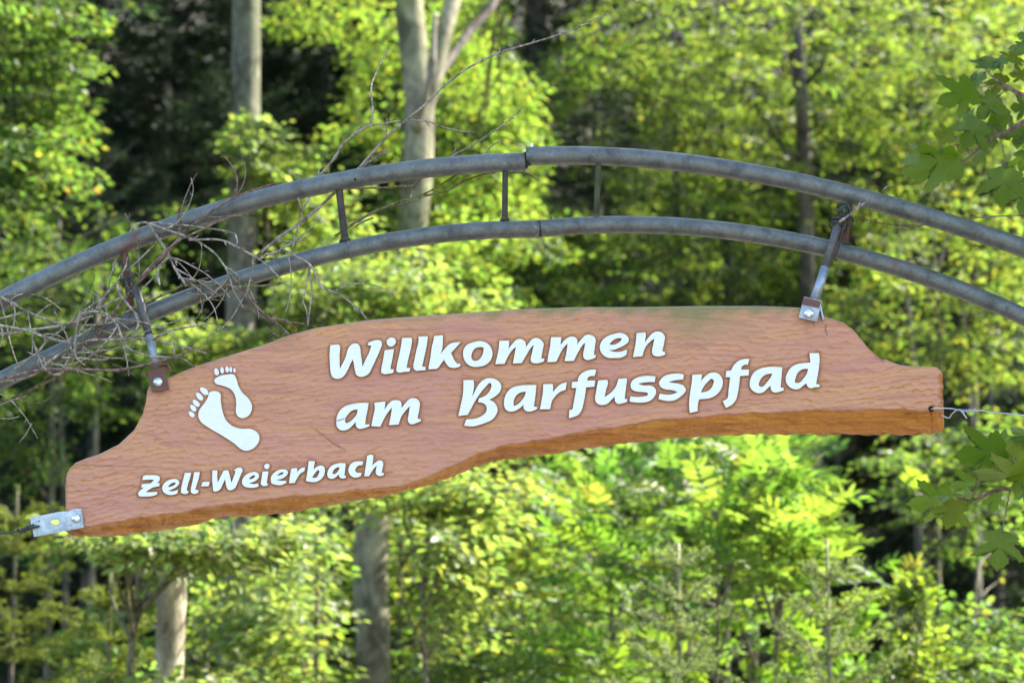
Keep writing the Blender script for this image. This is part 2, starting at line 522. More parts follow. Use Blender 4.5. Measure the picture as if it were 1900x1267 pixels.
def spray_beech(nr, P, D, size, leaf, base, yellow, width=0.62):
    """Flat twig sprays: a main axis with side twigs, alternate leaves lying in the plane of the spray."""
    n = len(P)
    D = unit(D); up = np.array((0, 0, 1.0)) + nr.normal(size=(n, 3)) * 0.28
    S = unit(np.cross(D, up)); Un = np.cross(S, D)
    pos, dr, ax0, ax1 = [], [], [], []
    for (t0, off, ang, ln, k) in ((0, 0, 0, 1.0, 9), (0.25, 1, 50, 0.5, 5), (0.35, -1, -50, 0.52, 5), (0.55, 1, 45, 0.36, 4), (0.65, -1, -45, 0.32, 3)):
        a = R(ang)
        ax0.append((t0, 0.0)); ax1.append((t0 + ln * math.cos(a), ln * math.sin(a)))
        for j in range(k):
            f = (j + 0.8) / k; s = 1 if j % 2 else -1
            pos.append((t0 + f * ln * math.cos(a), f * ln * math.sin(a)))
            la = a + s * R(48) * (1 if j < k - 1 else 0.1)
            dr.append((math.cos(la), math.sin(la)))
    pos = np.array(pos); dr = np.array(dr); K = len(pos)
    sz = size[:, None, None]
    def place(uv):
        q = P[:, None] + sz * (uv[None, :, 0:1] * D[:, None] + uv[None, :, 1:2] * S[:, None])
        q[..., 2] -= (0.22 * size[:, None] * uv[None, :, 0] ** 2)
        return q
    pp = place(pos) + nr.normal(size=(n, K, 3)) * 0.012
    dd = dr[None, :, 0:1] * D[:, None] + dr[None, :, 1:2] * S[:, None] + nr.normal(size=(n, K, 3)) * 0.2
    dd[..., 2] -= 0.25
    nn = Un[:, None] + nr.normal(size=(n, K, 3)) * 0.33
    keep = nr.random((n, K)) < 0.92
    m = keep.sum()
    L = nr.uniform(0.75, 1.2, m) * leaf
    V, Q, C = leaf_arrays(pp[keep], dd[keep], nn[keep], L, nr.uniform(width * 0.85, width * 1.15, m), tints(nr, m, base, 0.25, yellow))
    a0, a1 = place(np.array(ax0)).reshape(-1, 3), place(np.array(ax1)).reshape(-1, 3)
    tv, tq = stick_arrays(a0, a1, np.full(len(a0), 0.0028))
    return V, Q, C, tv, tq

def spray_ash(nr, P, D, size, leaf, base, yellow):
    """Compound leaves: paired narrow leaflets along an arching stalk."""
    n = len(P); D = unit(D); up = np.array((0, 0, 1.0)) + nr.normal(size=(n, 3)) * 0.35
    S = unit(np.cross(D, up)); Un = np.cross(S, D)
    pos, dr = [], []
    k = 6
    for j in range(k):
        f = 0.25 + 0.75 * j / k
        for s in (1, -1):
            pos.append((f, 0.0)); la = R(62 - 4 * j) * s; dr.append((math.cos(la), math.sin(la)))
    pos.append((1.0, 0)); dr.append((1, 0))
    pos = np.array(pos); dr = np.array(dr); K = len(pos); sz = size[:, None, None]
    def place(uv):
        q = P[:, None] + sz * (uv[None, :, 0:1] * D[:, None] + uv[None, :, 1:2] * S[:, None])
        q[..., 2] -= (0.38 * size[:, None] * uv[None, :, 0] ** 2)
        return q
    pp = place(pos)
    dd = dr[None, :, 0:1] * D[:, None] + dr[None, :, 1:2] * S[:, None] + nr.normal(size=(n, K, 3)) * 0.1
    dd[..., 2] -= 0.32
    nn = Un[:, None] + nr.normal(size=(n, K, 3)) * 0.2
    tt = np.repeat(tints(nr, n, base, 0.22, yellow)[:, None], K, 1).reshape(-1, 3) * nr.uniform(0.88, 1.12, (n * K, 1))
    L = (nr.uniform(0.85, 1.15, n * K) * leaf) * np.tile(np.array([0.8 + 0.2 * math.sin(3.0 * p[0]) for p in pos]), n)
    V, Q, C = leaf_arrays(pp.reshape(-1, 3), dd.reshape(-1, 3), nn.reshape(-1, 3), L, nr.uniform(0.30, 0.38, n * K), tt)
    a0 = place(np.array([(0, 0), (0.5, 0)])).reshape(-1, 3); a1 = place(np.array([(0.5, 0), (1.0, 0)])).reshape(-1, 3)
    tv, tq = stick_arrays(a0, a1, np.full(len(a0), 0.0025))
    return V, Q, C, tv, tq

def needles(nr, A, B, per_m, ln, wd, base, var=0.25):
    """Needles all round twigs A->B."""
    Lt = np.linalg.norm(B - A, axis=1)
    cnt = np.maximum(3, (Lt * per_m).astype(int))
    idx = np.repeat(np.arange(len(A)), cnt)
    t = nr.random(len(idx))[:, None]
    d = unit(B - A)[idx]
    P = A[idx] * (1 - t) + B[idx] * t
    r = nr.normal(size=(len(idx), 3)); r[:, 2] = r[:, 2] * 0.6 + 0.25
    r = unit(r - d * (r * d).sum(1, keepdims=True))
    D = unit(d * 0.75 + r)
    tt = np.repeat(np.array(base)[None] * nr.uniform(1 - var, 1 + var, (len(A), 1)), 1, 0)[idx] * nr.uniform(0.85, 1.15, (len(idx), 1))
    return diamond_arrays(P, D, nr.normal(size=(len(idx), 3)), nr.uniform(0.8, 1.2, len(idx)) * ln, wd, tt)

class Foliage:
    def __init__(self): self.V, self.Q, self.C, self.M, self.n = [], [], [], [], 0
    def add(self, V, Q, C=None, mat=0):
        self.V.append(V); self.Q.append(Q + self.n); self.n += len(V)
        self.C.append(C if C is not None else np.full((len(V), 3), 0.1)); self.M.append(np.full(len(Q), mat))
    def build(self, name, mats, parent=None, kind='stuff'):
        if not self.V: return None
        me = np_mesh(name, np.concatenate(self.V), np.concatenate(self.Q), mats, np.concatenate(self.C), fmat=np.concatenate(self.M))
        o = link(name, me, parent)
        if kind: o['kind'] = kind
        return o
# ------------------------------------------------------------------ the carved sign board
YS = 6.0                                        # distance of the board's face
THK = 0.075

def parse(s):
    """'x,y x,yc ...' -> [(x, y, corner)]"""
    out = []
    for t in s.split():
        c = t.endswith('c')
        x, y = (t[:-1] if c else t).split(',')
        out.append((float(x), float(y), c))
    return out

def outline(pts, sub=4):
    """Closed outline: smooth through plain points, sharp at corners."""
    n = len(pts); out = []
    for i in range(n):
        p0, p1, p2, p3 = pts[i - 1], pts[i], pts[(i + 1) % n], pts[(i + 2) % n]
        a = np.array(p1[:2]); b = np.array(p2[:2])
        L = np.linalg.norm(b - a)
        def tan(pp, pc, pn):
            d1 = np.array(pc[:2]) - np.array(pp[:2]); d2 = np.array(pn[:2]) - np.array(pc[:2])
            l1, l2 = np.linalg.norm(d1) + 1e-9, np.linalg.norm(d2) + 1e-9
            return (d1 / l1 * l2 + d2 / l2 * l1) / (l1 + l2)
        m1 = (b - a) if p1[2] else tan(p0, p1, p2) * L
        m2 = (b - a) if p2[2] else tan(p1, p2, p3) * L
        if p1[2] and p2[2]:
            out.append(tuple(a)); continue
        for k in range(sub):
            t = k / sub
            h = (2*t**3 - 3*t**2 + 1) * a + (t**3 - 2*t**2 + t) * m1 + (-2*t**3 + 3*t**2) * b + (t**3 - t**2) * m2
            out.append(tuple(h))
    return out

# regions in which the glyphs were measured: x0, y0, magnification
RG = dict(A=(600, 600, 10.556), B=(740, 600, 10.556), C=(890, 600, 10.556), D=(1000, 600, 10.556), E=(1100, 590, 10.556),
          F=(610, 710, 10.0), G=(840, 680, 10.556), H=(970, 670, 10.556), I=(1080, 670, 10.556), J=(1210, 660, 10.556),
          K=(1330, 645, 9.5), L=(250, 850, 11.875), M=(390, 845, 11.875), N=(510, 835, 9.048), P=(320, 650, 6.035))
GLYPHS = [
 # Willkommen
 ('A', "135,425c 305,410c 320,435 318,600 322,885c 420,700 540,420 575,400 670,400 700,430 735,600 768,850c 830,700 900,560 940,435c 865,430c 885,375c 960,345 1070,325 1125,340 1148,390 1110,520 1030,700 950,870 880,990 800,1035 710,1045 650,1010 615,900 590,760 575,710c 545,760 470,920 400,1030 340,1075 240,1080 175,1045 145,960 128,780 122,600"),
 ('A', "1200,525c 1385,500c 1365,620 1310,895c 1380,900c 1365,960 1270,985 1180,990 1135,960 1135,900 1165,740", "1240,340 1280,295 1350,275 1400,300 1420,360 1390,420 1325,455 1265,430"),
 ('B', "65,285c 250,280c 258,350 245,440 180,720 150,870c 222,870c 215,930 100,948 20,962 -25,955 -45,930 -45,880 0,650 45,430"),
 ('B', "385,260c 570,253c 555,380 520,560 455,845c 530,850c 520,915c 420,922 340,925 295,890 285,850 310,690 350,500 385,350"),
 ('B', "690,245c 865,232c 860,400 850,500 810,605c 880,520 1000,400 1050,380 1215,365c 1130,460 1025,575c 1060,660 1110,750 1160,790 1200,780c 1205,825 1130,865 1050,870 980,850 930,790 885,715c 830,780 785,850 740,890c 580,900c 590,820 620,660 650,440 680,330"),
 ('C', "-325,600 -310,500 -250,420 -150,375 0,345 60,350 150,390 220,470 250,560 245,650 200,740 120,810 0,845 -100,850 -190,830 -270,760 -310,690 | 77,470c 72,560 37,650 -23,715 -83,735 -143,710 -163,650 -143,560 -93,490 -3,465"),
 ('C', "385,340c 575,335c 575,420 560,500c 640,400 740,310 820,310 890,360 905,420 905,465c 960,390 1060,290 1130,285 1210,330 1255,400 1240,490 1205,685c 1270,685c 1255,745c 1160,775 1070,780 1010,750 1000,720 1020,600 1060,420c 1000,480 920,610 820,780c 650,785c 680,620 710,460c 650,510 570,620 485,793c 305,797c 340,650 375,480"),
 ('D', "235,270c 440,268c 430,350 425,420c 500,330 600,262 680,262 740,300 755,350 750,410c 830,310 920,228 1000,222 1080,260 1110,310 1100,420 1075,615c 1120,620c 1105,670c 1020,705 930,715 880,680 865,620 890,480 905,375c 850,430 770,560 680,735c 500,738c 540,560 560,395c 510,440 430,560 340,750c 165,760c 180,640 220,430"),
 ('E', "135,580 150,500 210,410 300,350 420,310 520,288 590,300 660,340 705,420 690,470 620,530 520,580 420,620 315,630c 420,660 520,660 620,635 670,615c 660,720c 600,755 540,778 420,782 300,778 220,740 155,660 | 325,520c 360,470 440,410 510,393 565,405 550,440 490,490 420,520"),
 ('E', "855,298c 1035,280c 1035,360 1015,480c 1090,380 1190,285 1280,262 1360,290 1410,360 1405,440 1385,540 1360,650c 1415,665c 1415,720c 1330,745 1240,750 1180,720 1160,650 1180,530 1205,400c 1150,440 1050,540 1000,640 970,750c 785,765c 815,620 845,440"),
 # am
 ('F', "740,378c 720,500 690,640 675,775c 755,765c 755,805c 640,845 550,850 510,810 500,725c 450,780 360,860 220,878 155,820 140,720 145,660 190,540 270,455 400,400 560,375 680,370 | 540,495c 515,590 460,660 380,730 325,750c 305,720 320,640 370,570 430,515"),
 ('F', "845,370c 1050,345c 1045,430 1030,500c 1100,400 1180,330 1260,322 1335,350 1350,400 1350,465c 1420,380 1510,295 1580,285 1650,310 1688,370 1680,480 1645,660c 1715,680c 1705,715c 1630,745 1560,768 1500,755 1468,700 1480,600 1505,430c 1440,500 1350,620 1295,775c 1115,785c 1145,640 1175,455c 1120,520 1040,640 955,815c 790,805c 825,620 855,480"),
 # Barfusspfad
 ('G', "210,265c 405,260c 418,340 415,420 375,590c 420,510 500,360 600,260 720,225 830,245 920,310 950,380 925,490 850,570 715,648c 800,690 860,770 880,850 850,940 760,1045 640,1100 540,1135 420,1168 225,1158c 265,1030c 430,1020 560,970 650,890 665,800 620,730 560,705 495,695c 515,620c 600,590 700,510 755,400 755,340 730,322 650,390 540,520 430,690 350,840 295,945c 110,968c 160,740 205,500 210,400"),
 ('G', "1640,360c 1620,560 1590,780c 1662,795c 1650,830c 1560,870 1470,880 1410,850 1385,800 1390,745c 1330,800 1210,870 1110,880 1030,830 1005,740 1015,620 1070,500 1170,410 1320,370 1500,360 | 1435,488c 1415,560 1360,650 1270,740 1195,770c 1190,700 1220,600 1310,515"),
 ('H', "400,450c 590,445c 595,520 590,605c 650,530 740,450 865,410c 835,565c 730,600 650,670 580,760 535,940c 335,942c 365,780 395,600"),
 ('H', "1440,165c 1410,288c 1310,300 1270,330 1260,378c 1420,378c 1400,500c 1240,512c 1220,660 1190,820 1155,950 1080,1055 1000,1090 905,1115c 910,955c 965,945 990,850 1020,690 1050,525c 955,525c 965,405c 1075,400c 1095,310 1150,240 1230,195 1330,168"),
 ('I', "320,375c 495,365c 505,420 470,560 440,700c 520,650 610,570 670,480 710,345c 885,335c 870,440 835,735c 890,745c 880,795c 790,825 690,830 650,790 640,690c 590,740 480,840 400,858 330,845 270,800 255,740 275,600 300,450"),
 ('I', "1440,300c 1425,410c 1330,408 1200,420 1100,440c 1200,475 1360,480 1430,530 1450,620 1410,700 1340,770 1230,805 1100,812 930,790c 945,685c 1080,700 1200,690 1290,655 1285,625 1200,605 1050,590 970,545 950,460 985,380 1080,320 1180,293 1300,285"),
 ('J', "620,365c 610,465c 480,475 320,512c 420,530 540,550 620,590 660,670 620,740 540,810 440,870 320,885 120,848c 150,738c 270,760 380,755 500,710c 400,675 240,650 150,590 135,540 170,460 260,385 380,355 540,350"),
 ('J', "785,372c 978,362c 960,490c 1040,400 1130,340 1200,325 1280,340 1360,420 1385,520 1350,650 1260,760 1160,820 920,850c 895,960 890,1085c 740,1118c 725,980 730,840 760,620 780,480 | 955,715c 1000,620 1080,520 1170,450 1205,480 1195,560 1150,640 1060,700"),
 ('K', "575,195c 545,300c 480,305 440,335 430,385c 570,385c 560,490c 410,500c 395,640 370,800 330,930 260,1010 160,1060c 105,940c 185,895 205,760 235,520c 155,520c 165,410c 250,405c 300,310 370,240 450,205"),
 ('K', "1155,345c 1140,520 1125,700c 1180,710c 1175,755c 1090,780 1020,790 965,760 945,670c 890,720 800,795 720,800 650,770 590,700 580,640 600,530 650,440 760,370 900,340 1020,335 | 980,455c 950,520 890,600 790,690 745,670 755,590 800,520 880,470"),
 ('K', "1635,95c 1800,95c 1810,170 1810,250 1790,420 1750,640c 1815,650c 1810,690c 1720,700 1640,712 1600,680 1575,625c 1520,670 1440,730 1360,730 1280,690 1220,600 1215,530 1250,430 1330,330 1430,285 1560,268 1650,260c 1640,180 | 1610,370c 1590,450 1530,540 1440,620 1380,610 1390,530 1430,440 1500,385"),
 # Zell-Weierbach
 ('L', "165,480c 185,395c 230,375 330,372 460,375 530,395 555,440 540,490 490,545c 550,545c 545,610c 400,640c 300,700 240,745c 350,745 500,735c 485,800c 380,830 200,840 90,825 80,760 130,700 200,645c 140,640c 155,570c 350,550c 430,475c 300,470"),
 ('L', "605,640 640,560 720,490 820,460 900,455 965,490 980,550 940,610 850,670 740,715c 830,725 955,690c 940,770c 860,800 760,805 680,780 620,720 | 725,635c 770,580 850,535 905,540 870,590 800,620"),
 ('L', "1105,320c 1245,318c 1220,420 1165,600 1145,705c 1190,725c 1170,770c 1080,785 1020,750 1020,690 1060,500"),
 ('L', "1310,305c 1435,300c 1410,440 1360,600 1335,690c 1405,700c 1395,760c 1300,785 1240,750 1235,690 1270,520"),
 ('L', "1495,520c 1655,515c 1630,615c 1460,618c"),
 ('M', "50,325c 160,325c 155,430 165,590c 230,460 300,325c 400,325c 435,450 465,600c 520,460 560,345c 515,325c 600,270 680,265 710,310 670,430 600,600 540,720 480,755 400,755 365,700 330,515c 280,620 210,750 150,785 75,785 60,700 45,550"),
 ('M', "700,560 740,470 820,400 920,365 1000,360 1060,395 1080,450 1040,520 950,580 855,605c 950,625 1060,610c 1065,680c 980,705 860,705 760,680 710,630 | 850,515c 890,470 950,435 990,440 960,490 900,515"),
 ('M', "1155,350c 1285,345c 1270,440 1245,605c 1280,625c 1255,665c 1160,665 1115,620 1125,540", "1190,220 1240,180 1300,195 1305,245 1270,295 1215,290"),
 ('M', "1335,540 1350,450 1420,370 1510,315 1620,300 1690,320 1715,370 1680,440 1600,500 1450,530c 1550,550 1675,550c 1670,605c 1550,650 1440,640 1355,610 | 1470,440c 1520,395 1600,365 1620,385 1560,425"),
 ('N', "275,305c 375,300c 375,365c 430,305 510,285c 495,350c 430,390 380,460 330,550c 235,552c 255,420"),
 ('N', "570,180c 675,185c 660,260 650,320c 720,270 780,255 830,285 840,340 825,420 770,490 690,530 620,535 520,515c 540,400 | 625,460c 670,390 730,335 745,350 730,410 700,455"),
 ('N', "1190,220c 1180,320 1165,420c 1195,430c 1190,465c 1130,475 1085,450 1070,405c 1030,445 960,480 905,465 880,420 890,350 940,270 1040,225 1120,215 | 1090,285c 1060,350 1000,400 970,390 990,330 1040,290"),
 ('N', "1485,190c 1470,250c 1400,260 1360,300 1350,350 1380,375 1455,375c 1445,430c 1390,455 1320,455 1260,410 1235,350 1245,280 1300,210 1390,185"),
 ('N', "1550,95c 1600,75 1655,85c 1650,160 1635,255c 1690,205 1750,170 1800,180 1820,220 1810,290 1790,380c 1830,380c 1825,420c 1740,430 1700,400 1695,340 1715,255c 1660,310 1620,370 1580,437c 1500,440c 1520,300"),
]
FOOT = [
 ("420,465 470,455 530,475 540,560 560,680 600,780 660,840 760,875 880,880 950,920 975,980 950,1050 890,1105 820,1122 770,1105 690,1040 560,955 400,860 320,800 290,740 300,670 350,600 395,530",
  [(355, 455, 58, 31, 40), (302, 515, 54, 28, 50), (265, 590, 50, 28, 45), (232, 645, 45, 27, 50), (214, 715, 40, 25, 45)]),
 ("520,290 600,272 690,272 715,320 740,400 780,470 860,550 890,620 880,690 840,740 780,758 730,735 710,680 715,590 690,480 640,425 560,395 480,365 468,335",
  [(493, 238, 42, 26, 75), (556, 222, 38, 20, 85), (612, 212, 34, 21, 85), (653, 215, 32, 16, 88), (694, 222, 25, 14, 90)]),
]

def px_poly(reg, s, sub=4):
    x0, y0, k = RG[reg]
    return [[(x0 + x / k, y0 + y / k) for x, y in outline(parse(t), sub)] for t in s.split('|')]

def area(p):
    return 0.5 * sum(p[i - 1][0] * p[i][1] - p[i][0] * p[i - 1][1] for i in range(len(p)))

def raised(polys, y_top, y_base, flare):
    """Raised flat shape: white face at y_top, brown walls flaring to y_base. polys: list of [outer, hole...] in photo pixels."""
    V, F, FM = [], [], []
    for loops in polys:
        idx = []
        for li, lp in enumerate(loops):
            lp = [p for i, p in enumerate(lp) if (p[0] - lp[i - 1][0]) ** 2 + (p[1] - lp[i - 1][1]) ** 2 > 1e-4]
            if (area(lp) > 0) != (li == 0): lp.reverse()
            n = len(lp); base = len(V)
            for k in range(n):
                V.append(at(lp[k][0], lp[k][1], y_top))
            for k in range(n):
                a, b, c = np.array(lp[k - 1]), np.array(lp[k]), np.array(lp[(k + 1) % n])
                d1 = (b - a) / (np.linalg.norm(b - a) + 1e-9); d2 = (c - b) / (np.linalg.norm(c - b) + 1e-9)
                nn = np.array([d1[1] + d2[1], -(d1[0] + d2[0])]); L = np.linalg.norm(nn)
                nn = nn / L if L > 1e-6 else np.array([d1[1], -d1[0]])
                q = b + nn * flare
                V.append(at(q[0], q[1], y_base))
            for k in range(n):
                k2 = (k + 1) % n
                F.append((base + k, base + n + k, base + n + k2, base + k2)); FM.append(1)
            idx.append([base + k for k in range(n)])
        flat = [i for l in idx for i in l]
        tris = tessellate_polygon([[Vector((V[i].x, V[i].z, 0)) for i in l] for l in idx])
        for t in tris:
            a, b, c = (flat[i] for i in t)
            nrm = (V[b] - V[a]).cross(V[c] - V[a])
            F.append((a, b, c) if nrm.y < 0 else (a, c, b)); FM.append(0)
    return V, F, FM

# outline of the board, in photo pixels
TOP = [(120, 892), (122, 880), (128, 868), (139, 857), (158, 849), (181, 842), (219, 823), (248, 796), (265, 764), (271, 740), (273, 722), (278, 712), (312, 698), (362, 678), (421, 659), (484, 640), (539, 619), (589, 606), (681, 592), (782, 584), (833, 581), (959, 572), (1073, 568), (1180, 568), (1300, 566), (1420, 566), (1484, 569), (1524, 580), (1568, 594), (1586, 608), (1612, 640), (1636, 662), (1672, 676), (1710, 679), (1736, 679), (1748, 684), (1752, 692)]
BOT = [(120, 968), (155, 978), (177, 974), (225, 967.6), (300, 955), (337, 951), (421, 937), (547, 922), (674, 911), (757, 899), (801, 884), (851, 859), (883, 844), (927, 830), (1006, 816), (1054, 808), (1091, 801), (1140, 793), (1220, 781), (1320, 772), (1420, 766), (1540, 762), (1660, 761), (1752, 762)]
SIL = [(120, 985), (132, 992), (150, 994), (190, 996), (250, 990), (274, 987), (358, 975), (400, 960), (463, 957), (526, 953), (632, 933), (716, 920), (782, 903), (833, 887), (883, 865), (927, 853), (1022, 842), (1117, 828), (1180, 821), (1260, 812), (1380, 806), (1500, 806), (1660, 807), (1725, 806), (1745, 803), (1752, 797)]

def interp(P, x):
    X = [p[0] for p in P]; Y = [p[1] for p in P]
    return np.interp(x, X, Y)

def scallops(X, Z, rng):
    """Gouge marks: shallow bowls in staggered cells. Returns depth 0..1 (0 in the bowl, 1 on the ridge) and the offset inside the cell."""
    a = R(4.5)
    warp = 0.010 * np.sin(X * 9 + Z * 5) + 0.006 * np.sin(X * 23 - Z * 14 + 1.0)
    u = (X * math.cos(a) - Z * math.sin(a) * -1) ; v = (-X * math.sin(a) + Z * math.cos(a)) + warp
    cu, cv = 0.0235, 0.0125
    gu = u / cu; gv = v / cv
    iu = np.floor(gu).astype(int); iv = np.floor(gv).astype(int)
    jit = rng.random((256, 256, 3))
    d1 = np.full(X.shape, 9.0); d2 = np.full(X.shape, 9.0); oy = np.zeros(X.shape); rn = np.zeros(X.shape)
    for di in (-2, -1, 0, 1, 2):
        for dj in (-1, 0, 1):
            ci, cj = iu + di, iv + dj
            j = jit[ci % 256, cj % 256]
            px = ci + 0.5 * (cj % 2) + 0.8 * (j[..., 0] - 0.1)
            py = cj + 0.5 + 0.5 * (j[..., 1] - 0.5)
            dd = (gu - px) ** 2 + (gv - py) ** 2
            m = dd < d1
            d2 = np.where(m, d1, np.minimum(d2, dd))
            oy = np.where(m, gv - py, oy); rn = np.where(m, j[..., 2], rn)
            d1 = np.where(m, dd, d1)
    return d1, np.sqrt(d2) - np.sqrt(d1), oy, rn

def seg_dist(X, Y, P):
    d = np.full(X.shape, 1e9)
    for a, b in zip(P[:-1], P[1:]):
        ax, ay = a; bx, by = b
        t = np.clip(((X - ax) * (bx - ax) + (Y - ay) * (by - ay)) / ((bx - ax) ** 2 + (by - ay) ** 2), 0, 1)
        d = np.minimum(d, np.hypot(X - ax - t * (bx - ax), Y - ay - t * (by - ay)))
    return d

def build_board(root):
    rng = np.random.default_rng(5)
    xa, xb = 120.0, 1752.0
    xs = [xa]
    while xs[-1] < xb:
        x = xs[-1]
        st = 0.7 if 244 < x < 280 else (1.2 if x < 150 or x > 1725 else 2.2)
        xs.append(min(xb, x + st))
    xs = np.array(xs)
    nv = 170
    tv = np.linspace(0, 1, nv)
    top = interp(TOP, xs); bot = interp(BOT, xs); sil = interp(SIL, xs)
    wob = 1.1 * np.sin(xs * 0.045) + 0.8 * np.sin(xs * 0.11 + 2) + 0.5 * np.sin(xs * 0.31)      # hand-cut lower edge
    bot = bot + wob
    PX = np.repeat(xs[:, None], nv, 1)
    PY = bot[:, None] * (1 - tv) + top[:, None] * tv
    # world x, z on the plane of the face
    k = pxm(YS)
    nx_ = (PX - 950) / 950 * TANH; ny_ = (633.5 - PY) / 950 * TANH
    c, s = math.cos(PITCH), math.sin(PITCH)
    dy = c - ny_ * s; dz = s + ny_ * c
    X = nx_ * YS / dy; Z = CAM.z + dz * YS / dy
    d1, edge, oy, rn = scallops(X, Z, rng)
    # the gouging is shallower along the top right, strongest at the ends
    depth = 0.55 + 0.45 * np.clip(np.abs(PX - 900) / 800, 0, 1) - 0.3 * np.exp(-((PX - 1250) / 220) ** 2 - ((PY - 600) / 60) ** 2)
    bowl = np.clip(d1 / 0.5, 0, 1.2)
    Yo = YS - 0.0017 * depth * bowl
    # recess round the letters
    segs = []
    for g in GLYPHS:
        for part in g[1:]:
            for lp in px_poly(g[0], part, 3):
                segs.append(np.array(lp + lp[:1]))
    for fsole, toes in FOOT:
        segs.append(np.array(px_poly('P', fsole, 3)[0]))
    gd = np.full(PX.shape, 99.0)
    for lp in segs:
        x0, y0 = lp.min(0) - 8; x1, y1 = lp.max(0) + 8
        i0, i1 = np.searchsorted(xs, [x0, x1])
        if i1 <= i0: continue
        sx, sy = PX[i0:i1], PY[i0:i1]
        msk = (sy > y0) & (sy < y1)
        q = np.stack([sx[msk], sy[msk]], 1)
        pts = np.concatenate([lp[:-1] * (1 - t) + lp[1:] * t for t in (0, 0.34, 0.67)])
        dd = np.full(len(q), 99.0)
        for st in range(0, len(q), 4000):
            dd[st:st + 4000] = np.sqrt(((q[st:st + 4000, None, :] - pts[None]) ** 2).sum(2)).min(1)
        sub = gd[i0:i1]; sub[msk] = np.minimum(sub[msk], dd)
    groove = np.clip(1 - np.abs(gd - 2.0) / 3.0, 0, 1)
    Yo = Yo + 0.0018 * groove
    # rounded rim
    rim_t = np.abs(PY - top[:, None]); rim_b = np.abs(bot[:, None] - PY); rim_l = PX - xa; rim_r = xb - PX
    # facets chopped along the right end
    fac = 6 + 7 * np.abs(np.sin((PY - 690) / 27.0 * math.pi))
    chop_r = np.clip((fac - rim_r) / 13.0, 0, 1)
    chop_tr = np.clip((11 - rim_t) / 11, 0, 1) * ((PX > 1524) & (PX < 1640))
    rim = 0.012 * np.clip((5 - rim_t) / 5, 0, 1) ** 1.5 + 0.006 * np.clip((3 - rim_b) / 3, 0, 1) ** 2 + 0.012 * np.clip((5 - rim_l) / 5, 0, 1) ** 1.5
    Yo = Yo + rim + 0.022 * chop_r + 0.016 * chop_tr
    # crack, check lines
    cr1 = seg_dist(PX, PY, [(585, 797), (605, 812), (617, 822), (640, 835)])
    cr2 = seg_dist(PX, PY, [(128, 862), (190, 864), (260, 866), (300, 866)])
    cr3 = seg_dist(PX, PY, [(1533, 603), (1531, 612), (1535, 622)])
    cr4 = seg_dist(PX, PY, [(718, 877), (728, 876)])
    cr5 = seg_dist(PX, PY, [(1508, 598), (1511, 606)])
    specks = np.minimum.reduce([np.hypot(PX - a, PY - b) for a, b in ((1254, 596), (787, 703), (1193, 686), (1487, 601), (1514, 650), (540, 690), (1425, 610), (913, 660), (735, 640), (1390, 726), (1000, 590))])
    crack = np.clip(1 - cr1 / 1.8, 0, 1) * 0.8 + np.clip(1 - cr2 / 1.3, 0, 1) * 0.55 + np.clip(1 - cr3 / 1.7, 0, 1) * 0.8 + np.clip(1 - cr4 / 1.5, 0, 1) * 0.7 + np.clip(1 - cr5 / 1.5, 0, 1) * 0.7 + np.clip(1.6 - specks, 0, 1) * 0.7
    for sx, sy, L in ((1500, 598, 60), (294, 726, 70), (150, 978, 10)):       # run-off stains under the fittings
        crack = crack + 0.16 * np.exp(-((PX - sx - 4 * np.sin(PY * 0.09)) / 7) ** 2) * np.clip(1 - (PY - sy) / L, 0, 1) * (PY > sy - 2)
    hole = np.hypot(PX - 1728, PY - 758)
    Yo = Yo + 0.004 * np.clip(crack - 0.2, 0, 1) + 0.02 * np.clip((5.5 - hole) / 2, 0, 1)
    patch = 0.5 + 0.5 * np.sin(X * 7.3 + 1.7 * np.sin(Z * 16)) * np.sin(Z * 21 + X * 2.2)
    ridge = np.clip(1.15 - edge / 0.55, 0, 1) * np.clip(oy * 2.6 - 0.1, 0, 1) * (0.2 + 0.95 * (rn > 0.42)) * depth * (0.6 + 0.8 * patch)
    ridge = np.clip(ridge * 1.0 + 0.6 * groove + 0.8 * chop_r + 0.7 * chop_tr + 0.4 * np.clip((3 - rim_l) / 3, 0, 1), 0, 1)
    nz = np.sin(PX * 0.05) + np.sin(PX * 0.13 + PY * 0.1) + 2 * rng.random(PX.shape) - 1
    moss = np.clip((19 - rim_t + 4 * nz) / 20, 0, 1) * np.clip((PX - 600) / 400, 0.15, 1) * (PX < 1500)
    moss = moss + 0.85 * np.exp(-((PX - 1290) / 85) ** 2) * np.clip((80 - rim_t + 6 * nz) / 80, 0, 1)
    moss = np.clip(moss, 0, 0.85) * (1 - 0.7 * chop_r)
    V = np.stack([X, Yo, Z], -1)
    ncol = len(xs)
    # extra rows: over the top to the back, down the back, along the hewn underside
    def P(px, py, Y):
        nx1 = (px - 950) / 950 * TANH; ny1 = (633.5 - py) / 950 * TANH
        dy1 = c - ny1 * s
        return np.stack([nx1 * Y / dy1, np.full(px.shape, Y) if np.isscalar(Y) else Y, CAM.z + (s + ny1 * c) * Y / dy1], -1)
    backT = V[:, -1].copy(); backT[:, 1] = YS + THK; backT[:, 2] -= 0.006
    midT = V[:, -1].copy(); midT[:, 1] = YS + THK * 0.5; midT[:, 2] += 0.001
    sb = P(xs, sil, YS + THK * 0.96)
    rows = [V[:, j] for j in range(nv)] + [midT, backT]
    low = V[:, 0]
    bk = sb.copy(); bk[:, 1] = YS + THK + 0.001; bk[:, 2] += 0.012
    bk[:, 2] = np.minimum(bk[:, 2], backT[:, 2] - 0.01)
    rows.append(bk)
    nf = 11
